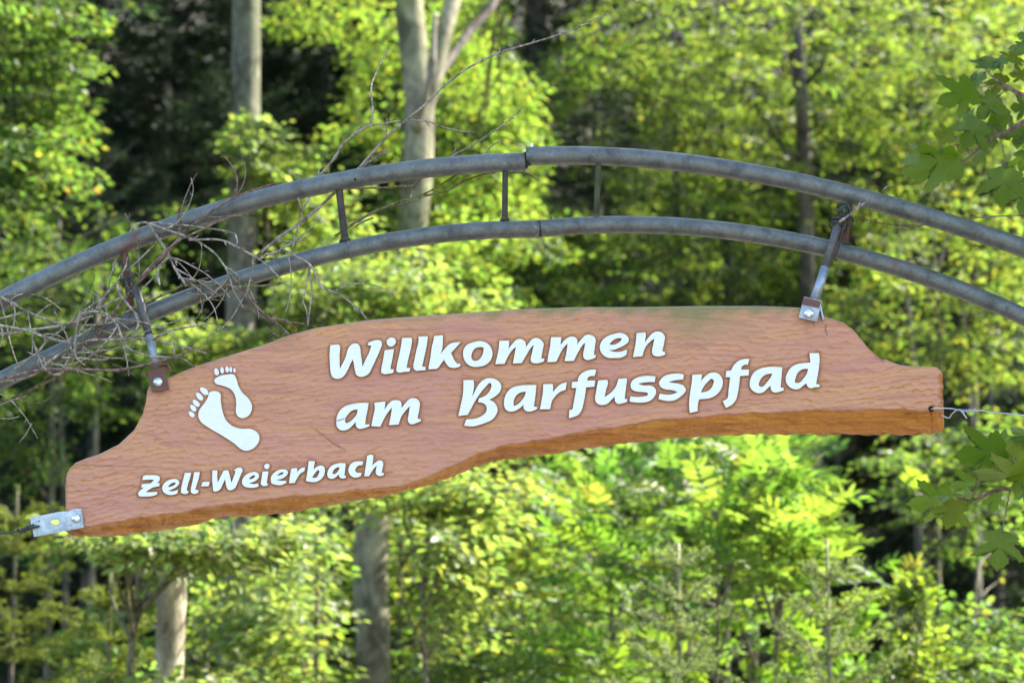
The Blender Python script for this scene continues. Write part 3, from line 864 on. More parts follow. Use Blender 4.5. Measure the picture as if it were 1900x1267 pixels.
    for i in range(nf):                      # from the back of the underside forward to the face
        t = i / nf
        r_ = sb * (1 - t) + low * t
        bul = 0.004 * math.sin(math.pi * t)
        r_[:, 2] -= bul * (1 + 0.5 * np.sin(xs * 0.02 + i))
        r_[:, 2] += 0.0012 * np.sin(xs * 0.21 + i * 2.1) + 0.0012 * np.sin(xs * 0.077 + i * 1.3) + (0.0007 * rng.standard_normal(ncol) if i else 0)
        rows.append(r_)
    G = np.stack(rows, 1)                    # ncol, nrow, 3
    nrow = G.shape[1]
    idx = np.arange(ncol * nrow).reshape(ncol, nrow)
    a = idx[:-1]; b = idx[1:]
    an = np.roll(a, -1, 1); bn = np.roll(b, -1, 1)
    Q = np.stack([a, b, bn, an], -1).reshape(-1, 4)
    rowm = np.zeros(nrow, dtype=int); rowm[nv - 1:] = 1
    fm = np.repeat(rowm[None], ncol - 1, 0).ravel()
    me = np_mesh('sign_board', G.reshape(-1, 3), Q, [M_WOOD, M_WOOD_EDGE], smooth=True, fmat=fm)
    for nme, arr in (('ridge', ridge), ('moss', moss), ('crack', np.clip(crack, 0, 1))):
        at_ = me.attributes.new(nme, 'FLOAT', 'POINT')
        full = np.zeros((ncol, nrow), dtype=np.float32); full[:, :nv] = arr
        at_.data.foreach_set('value', full.ravel())
    board = link('board', me, root)
    # end grain caps
    for ci, nm in ((0, 'a'), (ncol - 1, 'b')):
        ring = G[ci]
        cen = ring.mean(0)
        Vc = [tuple(p) for p in ring] + [tuple(cen)]
        Fc = [(i, (i + 1) % nrow, nrow) if ci else ((i + 1) % nrow, i, nrow) for i in range(nrow)]
        o = link('end_grain', mesh_from('end_grain', Vc, Fc, [M_WOOD_EDGE], smooth=False), board)
    return board

def build_sign():
    root = empty('welcome_sign', at(950, 760, YS + THK / 2))
    tag(root, 'carved brown wooden board with white raised lettering and two footprints, hung under the metal arch', 'sign')
    build_board(root)
    for g in GLYPHS:
        polys = [px_poly(g[0], p) for p in g[1:]]
        V, F, FM = raised(polys, YS - 0.0075, YS + 0.003, 1.5)
        link('letter', mesh_from('letter', V, F, [M_WHITE, M_LETTER_WALL], smooth=False, fmat=FM), root)
    for sole, toes in FOOT:
        V, F, FM = raised([px_poly('P', sole)], YS - 0.0050, YS + 0.002, 0.8)
        fo = link('footprint', mesh_from('footprint', V, F, [M_WHITE, M_LETTER_WALL], smooth=False, fmat=FM), root)
        for cx, cy_, a, b, ang in toes:
            ca, sa = math.cos(R(ang)), math.sin(R(ang)); x0, y0, k = RG['P']
            lp = []
            for i in range(18):
                t = 2 * math.pi * i / 18
                ex = a * math.cos(t); ey = b * math.sin(t) * (1 + 0.12 * math.cos(t))
                lp.append((x0 + (cx + ex * ca - ey * sa) / k, y0 + (cy_ + ex * sa + ey * ca) / k))
            V, F, FM = raised([[lp]], YS - 0.0050, YS + 0.002, 0.8)
            link('toe', mesh_from('toe', V, F, [M_WHITE, M_LETTER_WALL], smooth=False, fmat=FM), fo)
    V, F = tube_geo([at(623.8, 780.6, YS - 0.0076), at(631, 779, YS - 0.0077), at(640.3, 775.8, YS - 0.0076)], [0.0007, 0.0009, 0.0006], 6)
    link('crack', mesh_from('crack', V, F, [M_HOLE]), root)
    # ---- hangers: rod, folded plate, dome bolt
    def plate(cs, Y, parent, name, mat, t=0.004):
        f = [at(x, y, Y) for x, y in cs]
        bk = [p + Vector((0, t, 0)) for p in f]
        V = f + bk; n = len(f)
        F = [tuple(range(n))] + [tuple(reversed(range(n, 2 * n)))] + [((i + 1) % n, i, n + i, n + (i + 1) % n) for i in range(n)]
        return link(name, mesh_from(name, V, F, [mat], smooth=False), parent)
    def dome(px, py, Y, r, parent, name='bolt'):
        c0 = at(px, py, Y); V, F = [], []
        rings = [(1.0, 0.0), (1.0, 0.25), (0.9, 0.42), (0.66, 0.6), (0.3, 0.7)]
        for rr, h in rings:
            for k in range(16):
                a = 2 * math.pi * k / 16
                V.append(c0 + Vector((math.cos(a) * rr * r, -h * r, math.sin(a) * rr * r)))
        V.append(c0 + Vector((0, -0.73 * r, 0)))
        for i in range(len(rings) - 1):
            for k in range(16):
                F.append((i * 16 + k, i * 16 + (k + 1) % 16, (i + 1) * 16 + (k + 1) % 16, (i + 1) * 16 + k))
        for k in range(16): F.append((64 + k, 64 + (k + 1) % 16, 80))
        return link(name, mesh_from(name, V, F, [M_BOLT]), parent)
    # left strap
    def strap(cl, Y, w, t, parent, name, mat):
        V, F = [], []
        for i, (x, y) in enumerate(cl):
            a = cl[max(0, i - 1)]; b = cl[min(len(cl) - 1, i + 1)]
            d = np.array([b[0] - a[0], b[1] - a[1]], float); d /= np.linalg.norm(d); nn = np.array([d[1], -d[0]])
            yy = Y[i] if isinstance(Y, (list, tuple)) else Y
            l = at(x - nn[0] * w / 2, y - nn[1] * w / 2, yy); r_ = at(x + nn[0] * w / 2, y + nn[1] * w / 2, yy)
            V += [l, r_, r_ + Vector((0, t, 0)), l + Vector((0, t, 0))]
        n = len(cl)
        for i in range(n - 1):
            for k in range(4):
                F.append((i * 4 + k, i * 4 + (k + 1) % 4, i * 4 + 4 + (k + 1) % 4, i * 4 + 4 + k))
        F += [(0, 3, 2, 1), tuple(range(4 * n - 4, 4 * n))]
        return link(name, mesh_from(name, V, F, [mat], smooth=False), parent)
    V, F = tube_geo([at(252, 536, 6.015), at(262, 566, 6.008), at(277, 624, 6.0)], [0.0085, 0.0095, 0.0095], 12)
    h1 = link('hanger', mesh_from('hanger', V, F, [M_ROD_DARK]), root)
    h1['label'] = 'dull dark hanger rod at the left with a rusty plate'
    V, F = tube_geo([at(276.5, 622, 6.0005), at(283, 652, 5.998), at(289, 684, 5.997)], [0.0103, 0.0103, 0.0103], 12)
    link('rod_end', mesh_from('rod_end', V, F, [M_ROD_ZINC]), h1)
    plate([(272.4, 687.3), (304.4, 679.8), (313.5, 721.4), (282, 726.7)], YS - 0.012, h1, 'plate', M_RUST, 0.006)
    V, F = box_geo(at(299, 683, YS + 0.03), Vector((0.019, 0, 0.0045)), Vector((0, 0.045, 0)), Vector((-0.0006, 0, 0.0025)))
    link('saddle', mesh_from('saddle', V, F, [M_RUST], smooth=False), h1)
    dome(293, 708.6, YS - 0.0125, 0.0118, h1)
    # right rod
    V, F = tube_geo([at(1559, 405, 6.03), at(1551, 432, 6.008), at(1531, 497, 6.002)], [0.009, 0.0105, 0.0105], 12)
    h2 = link('hanger', mesh_from('hanger', V, F, [M_ROD_DARK]), root)
    h2['label'] = 'hanger rod at the right with a bright lower half and a zinc plate'
    V, F = tube_geo([at(1531.4, 495.5, 6.0015), at(1521, 528, 5.999), at(1509, 562, 5.997)], [0.0112] * 3, 12)
    link('rod_end', mesh_from('rod_end', V, F, [M_ROD_ZINC]), h2)
    p = plate([(1492, 550), (1525, 558), (1516, 597), (1482, 589)], YS - 0.016, h2, 'plate', M_PLATE, 0.008)
    plate([(1491.5, 551.8), (1523.5, 559.2), (1520, 572), (1488, 565)], YS - 0.0167, h2, 'rust_patch', M_RUST, 0.0005)
    V, F = box_geo(at(1521, 580, YS + 0.018), Vector((0.002, 0, 0.0004)), Vector((0, 0.032, 0)), Vector((-0.0048, 0, 0.0235)))
    link('saddle', mesh_from('saddle', V, F, [M_PLATE], smooth=False), h2)
    dome(1500.5, 581.5, YS - 0.0165, 0.0122, h2)
    # galvanised tie plate bottom left, with a slot and two holes
    ox = [(55, 960.5), (80, 955), (101, 951), (108, 949), (128, 948.2), (136, 944), (151.5, 943), (155.6, 978), (110, 987), (63, 995.7)]
    slot = []
    for i in range(20):
        t = 2 * math.pi * i / 20
        ex = 4.5 * math.cos(t) + (3.2 if math.cos(t) > 0 else -3.2); ey = 4.3 * math.sin(t)
        slot.append((102 + ex, 968.5 + ey - 0.08 * ex))
    hol = [(68.7 + 3.4 * math.cos(2 * math.pi * i / 12), 976.5 + 3.4 * math.sin(2 * math.pi * i / 12)) for i in range(12)]
    hol2 = [(72.5 + 1.7 * math.cos(2 * math.pi * i / 10), 966.7 + 1.7 * math.sin(2 * math.pi * i / 10)) for i in range(10)]
    V, F, FM = raised([[ox, slot, hol, hol2]], YS - 0.011, YS - 0.008, 0.0)
    tp = link('tie_plate', mesh_from('tie_plate', V, F, [M_ZINC, M_ZINC], smooth=False), root)
    dome(141, 961.5, YS - 0.0115, 0.0108, tp)
    # drilled hole on the right
    V, F = tube_geo([at(1727.5, 758, YS + 0.003), at(1727.5, 758, YS + 0.0035)], [0.0055, 0.0055], 14)
    link('wire_hole', mesh_from('wire_hole', V, F, [M_HOLE]), root)
build_sign()

# ------------------------------------------------------------------ tension wires
def wire(name, px_pts, radius, mat, label, twist=None, extra=()):
    parts = []
    P = smooth_path([at(x, y, Y) for x, y, Y in px_pts], 6)
    parts.append(tube_geo(P, [radius] * len(P), 6))
    if twist:
        n = 70; i0, i1 = twist
        Q = []
        for k in range(n):
            t = k / (n - 1); f = (i0 + (i1 - i0) * t) * (len(P) - 1); i = min(int(f), len(P) - 2)
            q = P[i].lerp(P[i + 1], f - i); a = t * 34
            Q.append(q + Vector((0.1 * math.cos(a), math.cos(a), math.sin(a))) * radius * 2.0)
        parts.append(tube_geo(Q, [radius] * n, 6))
    for e in extra:
        E = smooth_path([at(x, y, Y) for x, y, Y in e], 5)
        parts.append(tube_geo(E, [radius] * len(E), 6))
    V, F = join_geo(parts)
    o = link(name, mesh_from(name, V, F, [mat]))
    tag(o, label, 'wire')
wire('tension_wire', [(1727, 760, 6.006), (1731, 758, 5.994), (1740, 757, 5.993), (1760, 757.5, 5.993), (1772, 759, 5.993), (1784, 762, 5.994), (1805, 762, 5.995), (1822, 761.5, 6.0), (1840, 765, 6.0), (1868, 767, 6.01), (1900, 770.5, 6.02), (2200, 800, 6.1), (2500, 826, 6.15)], 0.0016, M_WIRE,
     'bright galvanised wire running from the hole at the right end of the board', twist=(0.40, 0.52),
     extra=[[(1728, 760, 6.03), (1758, 775, 6.02), (1766, 768, 6.0), (1775, 761, 5.99), (1783, 760.5, 5.989), (1788, 768, 5.989), (1794, 776, 5.989)]])
wire('tension_wire', [(76, 976, 6.0), (69, 976, 5.982), (60, 977.5, 5.985), (50, 980, 5.99), (40, 985, 6.0), (20, 987, 6.0), (0, 990, 6.0), (-200, 1015, 6.0), (-560, 1062, 6.0)], 0.0026, M_WIRE_DARK,
     'dark green coated wire tied to the tie plate at the lower left of the board', twist=(0.22, 0.55),
     extra=[[(69, 976, 5.982), (58, 979, 5.982), (46, 984, 5.992), (34, 983, 6.0)]])
# ------------------------------------------------------------------ the metal arch
YA = 6.055
UP_L = [(0, 560), (92, 515), (184, 469), (295, 430), (405, 394), (497, 364.5), (590, 344), (700, 324.5), (747, 318), (858, 307.5), (974, 300.5)]
UP_R = [(976, 289), (1042, 290), (1110, 291), (1153, 291.5), (1200, 295), (1300, 304), (1421, 327), (1532, 352), (1642, 378), (1753, 411), (1842, 441), (1900, 461)]
LO_L = [(0, 708), (74, 671), (147, 638), (221, 605), (295, 573), (368, 548), (442, 520), (553, 485), (626, 468), (700, 451), (775, 441), (850, 431), (955, 427), (1001, 424.5)]
LO_R = [(1003, 424), (1060, 420), (1113, 418.5), (1192, 418), (1270, 421), (1350, 426.5), (1437, 441), (1524, 460), (1610, 482), (1697, 506), (1784, 538), (1871, 574), (1900, 589)]

def build_arch():
    root = empty('metal_arch', (0, YA, ground_z(0, YA)))
    tag(root, 'double arch of weathered galvanised pipes joined by short rungs, spanning above the wooden board', 'arch')
    def pipe(pts, r, tail, name, Y=YA):
        xs_ = np.array([p[0] for p in pts]); co = np.polyfit((xs_ - 950) / 500, [p[1] for p in pts], 4)      # even bend
        gx = np.linspace(xs_[0], xs_[-1], 14)
        P = [at(x, float(np.polyval(co, (x - 950) / 500)), Y) for x in gx]
        def run(p, q):
            """Carry the bend on past p (coming from q) until the pipe stands upright, then down into the ground."""
            dv = (p - q).normalized(); ang = math.atan2(-dv.z, abs(dv.x)); sg = 1 if dv.x > 0 else -1
            out = []; x, z = p.x, p.z
            while ang < R(88):
                ang += 0.46 * 0.16
                x += sg * math.cos(min(ang, R(90))) * 0.16; z -= math.sin(ang) * 0.16
                out.append(Vector((x, Y, z)))
            out += [Vector((x, Y, z * 0.5)), Vector((x, Y, -0.2))]
            return out
        if tail == 'left': P = list(reversed(run(P[0], P[1]))) + P
        else: P = P + run(P[-1], P[-2])
        P = smooth_path(P, 5)
        rng = random.Random(3)
        V, F = tube_geo(P, [r * (1 + rng.uniform(-0.003, 0.003)) for _ in P], 20)
        return link(name, mesh_from(name, V, F, [M_PIPE]), root)
    pipe(UP_L, 0.0232, 'left', 'upper_pipe')
    pipe(UP_R, 0.0228, 'right', 'upper_pipe')
    pipe(LO_L, 0.0215, 'left', 'lower_pipe')
    pipe(LO_R, 0.0213, 'right', 'lower_pipe')
    # narrower inner sleeve at the open upper joint
    V, F = tube_geo([at(945, 303, YA), at(974.5, 300.5, YA), at(977, 295, YA), at(1010, 289.5, YA)], [0.018] * 4, 16)
    link('joint_sleeve', mesh_from('joint_sleeve', V, F, [M_HOLE]), root)
    V, F = tube_geo([at(990, 425, YA), at(1016, 423, YA)], [0.0205] * 2, 16)
    link('joint_sleeve', mesh_from('joint_sleeve', V, F, [M_HOLE]), root)
    for a, b, r, mt in (((628, 340), (642, 462), 0.0088, M_RUNG), ((937.5, 308), (936.5, 424), 0.0072, M_RUNG), ((1111, 296), (1105.5, 419), 0.0072, M_RUNG_GREEN), ((1577, 365), (1566, 468), 0.0085, M_RUNG), ((229, 455), (246, 590), 0.0095, M_RUNG)):
        A, B = at(*a, YA), at(*b, YA)
        V, F = tube_geo([A, A.lerp(B, 0.33), A.lerp(B, 0.66), B], [r * 1.03, r * 0.97, r, r * 1.05], 12)
        ru = link('rung', mesh_from('rung', V, F, [mt]), root)
        d = (B - A).normalized()
        e = B - d * 0.0225
        V, F = tube_geo([e - d * 0.004, e + d * 0.004], [r * 1.25, r * 1.75], 12)       # weld bead
        link('weld', mesh_from('weld', V, F, [mt]), ru)
    # clamp ring on the lower pipe beside the first rung
    P = at(648, 463, YA); d = (at(655, 461.5, YA) - at(641, 464.5, YA)).normalized()
    V, F = tube_geo([P - d * 0.0025, P + d * 0.0025], [0.0232, 0.0232], 16)
    link('clamp_ring', mesh_from('clamp_ring', V, F, [M_PIPE]), root)
    # bolts standing on the pipes at the joints
    for (x, y), h, mt in (((987, 276), 0.012, M_BOLT), ((1022, 410), 0.010, M_RUST)):
        b0 = at(x, y + 4, YA - 0.006)
        V, F = tube_geo([b0, b0 + Vector((0, 0, 0.005)), b0 + Vector((0, 0, 0.0052)), b0 + Vector((0, 0, h + 0.006))], [0.0062, 0.0062, 0.0032, 0.0032], 6)
        link('joint_bolt', mesh_from('joint_bolt', V, F, [mt], smooth=False), root)
    for x, y, Y in ((659, 333, YA - 0.0228), (1315, 314, YA - 0.0218)):
        p = at(x, y, Y)
        V, F = tube_geo([p + Vector((0, 0.002, 0)), p + Vector((0, -0.0015, 0))], [0.0032, 0.003], 10)
        link('drill_hole', mesh_from('drill_hole', V, F, [M_HOLE if x < 1000 else M_RUST], smooth=False), root)
build_arch()

# lashings that hold the hangers to the rungs
def lashing(name, a, b, Y, r, turns, wr, mat, label, extra=()):
    A, B = at(*a, Y), at(*b, Y)
    ax = (B - A).normalized(); n1 = ax.orthogonal().normalized(); n2 = ax.cross(n1)
    rng = random.Random(int(a[0]))
    n = turns * 14; P = []
    for i in range(n + 1):
        t = i / n; an = 2 * math.pi * turns * t
        rr = r * (1 + 0.15 * math.sin(an * 0.37) + rng.uniform(-0.04, 0.04))
        P.append(A.lerp(B, 0.5 + 0.5 * math.sin((t - 0.5) * math.pi) * (1 if turns < 6 else math.cos(t * 5))) + (n1 * math.cos(an) + n2 * math.sin(an)) * rr)
    parts = [tube_geo(P, [wr] * len(P), 5)]
    for e in extra:
        E = smooth_path([at(x, y, yy) for x, y, yy in e], 4)
        parts.append(tube_geo(E, [wr] * len(E), 5))
    V, F = join_geo(parts)
    tag(link(name, mesh_from(name, V, F, [mat])), label, 'wire')
lashing('binding_wire', (1553, 425), (1566, 398), 6.03, 0.019, 7, 0.0024, M_RUNG, 'rusty binding wire wound round the right hanger and its rung',
        extra=[[(1557, 400, 6.0), (1578, 402, 6.0), (1583, 412, 6.01)], [(1570, 412, 6.0), (1560, 440, 6.0), (1555, 462, 6.0), (1548, 478, 6.0), (1553, 484, 6.0)]])
lashing('binding_wire', (1562, 394), (1577, 391), 6.03, 0.014, 3, 0.003, M_WIRE_DARK, 'dark plastic-coated wire knotted on top of the right rung',
        extra=[[(1564, 393, 6.0), (1556, 391, 5.99), (1550, 388, 5.99), (1549, 385, 5.99)], [(1560, 377, 6.0), (1571, 377, 6.0)], [(1556, 391, 5.99), (1566, 383, 5.99), (1570, 384, 6.0)]])
lashing('binding_wire', (236, 515), (252, 548), 6.03, 0.0145, 5, 0.0021, M_WIRE_DARK, 'dark coated wire wound round the left hanger among the dead twigs',
        extra=[[(236, 484, 6.0), (241, 505, 6.0), (246, 520, 6.0), (257, 538, 6.0)], [(233, 520, 6.0), (238, 535, 5.99), (248, 545, 5.99), (262, 534, 6.0)]])
# ------------------------------------------------------------------ dead climbing twigs caught in the arch
def T(s):          # measured on an enlargement of the left of the arch
    return [(x / 2.714, 350 + y / 2.714) for x, y, _ in parse(s)]
def U(s):          # ... of the middle of the arch
    return [(600 + x / 2.714, y / 2.714) for x, y, _ in parse(s)]
def Wl(s):         # ... of the lower left
    return [(x / 2.375, 600 + y / 2.375) for x, y, _ in parse(s)]

def twig_geo(px, Y0, Y1, w0, w1, rng, nodes=True):
    k = pxm(6.0)
    n = len(px)
    P = [at(x, y, Y0 + (Y1 - Y0) * i / (n - 1) + rng.uniform(-0.006, 0.006)) for i, (x, y) in enumerate(px)]
    Q = smooth_path(P, 5)
    m = len(Q); rad = []
    for i in range(m):
        t = i / (m - 1)
        r = (w0 * (1 - t) + w1 * t) * 0.42 * k
        if nodes and i % 7 == 3: r *= 1.28
        rad.append(r * rng.uniform(0.92, 1.08))
    parts = [tube_geo(Q, rad, 7)]
    if nodes:                                   # buds and snags
        for i in range(3, m - 2, 6):
            if rng.random() < 0.6:
                d = (Q[i + 1] - Q[i]).normalized()
                o = Vector((rng.uniform(-1, 1), rng.uniform(-0.6, 0.3), rng.uniform(-1, 1))); o = (o - d * o.dot(d)).normalized()
                a = Q[i]; L = rng.uniform(0.004, 0.011)
                parts.append(tube_geo([a, a + (o + d * 0.7) * L * 0.6, a + (o + d) * L], [rad[i] * 0.8, rad[i] * 0.7, rad[i] * 0.25], 5))
    return join_geo(parts)

TWIGS = [
 # label, material, (path, Y0, Y1, w0, w1), [side shoots]
 ('long bare twig rising steeply above the left upper pipe to the top centre', M_TWIG,
  ([(470, 482), (479, 473), (516, 442), (553, 416), (590, 387), (619, 359), (670, 308), (714, 258), (747, 228), (792, 192), (817, 166), (858, 133), (906, 107), (946, 92), (998, 77), (1042, 63), (1079, 48), (1116, 31), (1129, 24)], 6.11, 6.0, 8, 3.2),
  [(U("880,282 886,262 889,238"), 6.02, 6.0, 3, 2), (U("310,700 318,650 320,598"), 6.05, 6.04, 3.2, 3.2)]),
 ('crooked twig with a drooping tip forking above the left upper pipe', M_TWIG,
  (U("-60,915 0,865 60,790 90,740 140,690 200,650 240,633 300,623 420,608 520,612 600,640 690,660 768,669"), 6.09, 6.04, 7, 2.4),
  [(U("233,637 250,560 242,480 245,420 280,340 330,240"), 6.1, 6.3, 4.5, 3), (U("150,680 190,640 222,618"), 6.09, 6.06, 4, 2.5), (U("60,800 75,770 70,740"), 6.09, 6.08, 4, 2)]),
 ('thin straight twig pointing right just above the upper pipe joint', M_TWIG,
  (U("560,850 660,780 740,740 780,715 830,680 920,620 975,565 1002,538"), 6.12, 6.05, 5, 3),
  [(U("790,800 820,765 850,735 888,710"), 6.12, 6.1, 4, 2.5), (U("655,775 668,745"), 6.1, 6.1, 3, 2)]),
 ('mossy green twig lying between the two pipes left of the middle', M_TWIG_MOSS,
  (U("60,1190 140,1135 250,1070 350,1030 420,1005 490,985 560,950 640,900 720,850"), 6.12, 6.09, 6.5, 3.5),
  [(U("480,995 560,975 620,963 680,925 720,908 800,880 868,872"), 6.1, 6.08, 5, 3), (U("160,1140 205,1115 252,1098"), 6.11, 6.08, 4, 3.5), (U("930,868 1010,873 1050,888 1076,908"), 6.12, 6.1, 4, 2.5),
   (U("560,955 565,925 568,910"), 6.1, 6.09, 3, 2), (U("360,1040 420,1020 470,1010 510,985"), 6.1, 6.08, 4, 4), (U("620,965 690,925 715,905"), 6.09, 6.06, 4, 5)]),
 ('short grey twig running level under the upper pipe to a hooked end', M_TWIG,
  (U("40,948 120,950 300,945 380,938 450,935 475,915 502,895"), 6.1, 6.09, 4.5, 3.5),
  [(U("440,992 455,955 470,925 500,893"), 6.1, 6.1, 5, 4)]),
 ('knobbly twig end poking up behind the left upper pipe', M_TWIG,
  (U("180,860 210,830 255,800 300,775 337,762"), 6.13, 6.1, 5.5, 5),
  [(U("262,798 285,770"), 6.12, 6.1, 3, 2), (U("-130,915 -115,885 -150,880"), 6.08, 6.03, 3, 2)]),
 ('thick brown stem slanting across both pipes at the left', M_TWIG_RED,
  (T("470,760 520,690 600,590 650,530 700,470 780,385 850,310 905,245 960,190 1030,140 1100,90 1180,45 1300,0 1400,-30"), 6.02, 6.01, 8.5, 4.5),
  [(T("900,100 897,140 902,180 917,222"), 6.0, 6.01, 5, 4), (T("700,455 760,390 830,320 900,262 1000,215 1080,175 1152,150"), 5.99, 5.98, 6, 4.5)]),
 ('bleached twig looped over the left upper pipe and hanging down', M_TWIG,
  (T("655,220 680,185 720,172 750,180 790,240 830,300 855,345 880,400 912,450 940,490"), 6.02, 6.0, 6, 6),
  [(T("745,175 790,172 850,180 950,187 1040,200 1100,207 1188,228"), 6.02, 6.0, 5, 3.5), (T("1185,230 1195,262 1192,292 1215,300"), 6.0, 6.0, 4, 3), (T("850,345 820,370 800,395 795,430 805,487"), 5.99, 5.98, 6, 4.5)]),
 ('grey twig sagging from the left upper pipe down to a point before the lower one', M_TWIG,
  (T("755,178 830,205 900,228 960,250 1000,268 1080,325 1130,390 1155,440 1175,510 1225,597"), 6.0, 5.99, 6, 3),
  [(T("950,258 1000,257 1070,256 1130,264 1200,298 1270,335 1340,382 1418,460"), 5.99, 5.98, 5.5, 4), (T("1265,330 1275,400 1258,465 1235,530 1160,660 1090,720 1050,750 1040,798 1012,806"), 6.0, 6.0, 3.2, 2)]),
 ('reddish twig falling from the left lower pipe to the board edge', M_TWIG_RED,
  (T("1150,430 1220,500 1290,590 1370,660 1430,710 1457,737"), 6.0, 5.98, 6, 4),
  [(T("1370,650 1410,662 1450,673 1532,680"), 5.98, 5.97, 4, 3), (T("1372,655 1440,662 1500,717"), 5.98, 5.98, 3.5, 2.5), (T("1343,700 1375,728 1412,746"), 5.98, 5.98, 4, 3), (T("1370,715 1385,690"), 5.98, 5.98, 3, 2)]),
 ('straight peeled stick lying along the left lower pipe', M_TWIG_MOSS,
  (T("300,855 380,795 480,700 600,640 700,592 780,555 850,520 950,478 1050,450"), 6.01, 6.02, 7, 5),
  [(T("930,490 1050,488 1100,490 1200,493 1300,490 1370,485 1436,472"), 6.01, 5.99, 5.5, 5), (T("1000,492 1030,540 1010,620 985,670 1030,702"), 6.02, 6.02, 4, 2.5), (T("1035,552 1085,560 1132,560"), 6.02, 6.02, 3, 2), (T("1090,480 1150,468 1195,445"), 6.0, 6.0, 5, 4)]),
 ('dark twig arching from the left lower pipe down behind the top edge of the board', M_TWIG,
  (T("1300,360 1340,335 1400,317 1440,315 1500,345 1560,382 1600,450 1618,495 1680,520 1720,540 1800,602 1850,660"), 6.02, 6.0, 5.5, 4),
  [(T("1555,400 1570,500 1562,590 1550,690"), 6.02, 6.02, 4.5, 3), (T("1525,565 1545,620 1548,690"), 6.02, 6.02, 3.5, 2), (T("1465,345 1480,270 1500,200 1525,110 1562,38"), 6.03, 6.04, 5, 4), (T("1500,48 1512,80 1525,108"), 6.03, 6.03, 4, 3), (T("1400,268 1460,266 1530,264"), 6.08, 6.08, 4, 2.5)]),
 ('long grey twig with forked tip crossing in front of the left hanger rod', M_TWIG,
  (T("-60,680 0,690 120,710 220,745 330,772 400,780 470,762 640,760 770,760 840,775 900,790 980,810 1040,830"), 5.975, 5.965, 7, 3.5),
  [(T("770,756 860,715 990,690 1083,674"), 5.965, 5.96, 5, 3.5), (T("875,768 878,800 877,838"), 5.965, 5.965, 4, 3)]),
 ('reddish twig running level just above the rusty left plate', M_TWIG_RED,
  (T("-60,975 0,960 120,930 220,912 300,910 430,910 570,915 660,902 760,880 870,850 920,832 985,800"), 5.955, 5.95, 7.5, 4.5),
  [(T("555,916 600,925"), 5.955, 5.955, 3, 2), (T("880,850 930,862 980,900"), 5.95, 5.95, 5, 3), (T("850,880 880,892"), 5.955, 5.955, 3, 1.5)]),
 ('pale twig coiled in a loose loop in front of the left lower pipe', M_TWIG,
  (T("330,690 400,640 450,620 520,625 555,650 590,690 610,740 620,780 650,805 690,825 760,845 880,850"), 5.985, 5.965, 6, 5),
  [(T("590,480 600,525 640,580 680,630 697,680 680,718 640,745 590,765"), 5.97, 5.975, 6, 5.5), (T("405,615 385,700 378,790 384,850 428,890"), 5.96, 5.955, 6.5, 3.5)]),
 ('twig bundle curving up from the left frame edge to the left rung', M_TWIG,
  (T("70,910 180,832 240,765 340,690 400,655 480,610 490,595 530,540 570,490 630,400 642,345"), 6.0, 6.02, 6, 3.5),
  [(T("-40,735 60,728 150,712 300,690 470,640"), 5.99, 5.985, 6.5, 6), (T("480,610 550,580 612,545"), 6.0, 5.99, 5, 4), (T("490,620 520,560 545,500 560,430 590,348"), 6.03, 6.05, 4.5, 3.5), (T("640,415 720,340 790,270"), 6.03, 6.03, 5, 3.5), (T("715,505 770,450 800,405 835,365"), 6.0, 5.99, 5, 3)]),
 ('grey twig dropping in from the left frame edge between the two pipes', M_TWIG,
  (T("-60,520 0,545 70,580 140,622 270,670 330,685 400,690 530,680 600,660"), 6.03, 6.0, 7, 4),
  [(T("55,562 80,540 115,530"), 6.03, 6.03, 5, 3), (T("0,655 70,635 148,613"), 6.02, 6.02, 5.5, 3.5), (T("180,640 240,590 300,572"), 6.02, 6.02, 3, 2)]),
 ('hooked pale twig hanging low at the left with small curled shoots', M_TWIG,
  (T("165,770 190,830 205,870 225,905 270,936 310,926 330,885 365,825 385,800"), 5.975, 5.96, 5.5, 6),
  [(T("140,823 175,840 205,855"), 5.98, 5.98, 4, 3), (T("205,840 190,870 200,900"), 5.98, 5.98, 3, 2), (T("310,850 360,853 420,855 480,862 545,860"), 5.96, 5.96, 5, 4.5), (T("0,970 100,960 180,930 250,870 320,820 385,790"), 5.97, 5.96, 6, 5), (T("370,850 365,885"), 5.96, 5.96, 3, 2)]),
 ('dark stick slanting down to the left frame edge behind the other twigs', M_TWIG_MOSS,
  (T("-60,1105 60,1059 200,990 350,920 430,875 500,830 600,785"), 6.1, 6.1, 9, 4),
  [(T("0,1000 60,960 150,930"), 6.09, 6.09, 7, 5)]),
 ('frail forked twig hanging below the tangle at the left frame edge', M_TWIG,
  (Wl("-20,300 5,312 50,340 80,375 110,410 140,460 166,507"), 6.02, 6.04, 4.5, 2),
  [(Wl("-10,418 40,420 85,410"), 6.03, 6.03, 3.5, 2), (Wl("140,440 112,490 82,527"), 6.03, 6.04, 3, 1.8), (Wl("0,360 60,335 120,320"), 6.05, 6.05, 3.5, 2)]),
 ('thin dark tendril sagging behind the right pipe from the right rung', M_TWIG_RED,
  ([(1585, 401), (1602, 406), (1628, 413), (1663, 418), (1697, 419), (1730, 416), (1770, 411), (1804, 405), (1842, 402), (1900, 400), (1980, 398), (2100, 402)], 6.09, 6.14, 3.2, 3.0),
  []),
 ('short grey stick wedged by the wire at the right rung', M_TWIG,
  ([(1557, 412), (1572, 402), (1588, 390), (1600, 380), (1605, 377)], 5.985, 5.98, 6.5, 5),
  [([(1590, 388), (1594, 380), (1596, 376)], 5.99, 5.98, 5, 4), ([(1640, 352), (1646, 347), (1650, 345)], 6.05, 6.04, 6, 4)]),
]
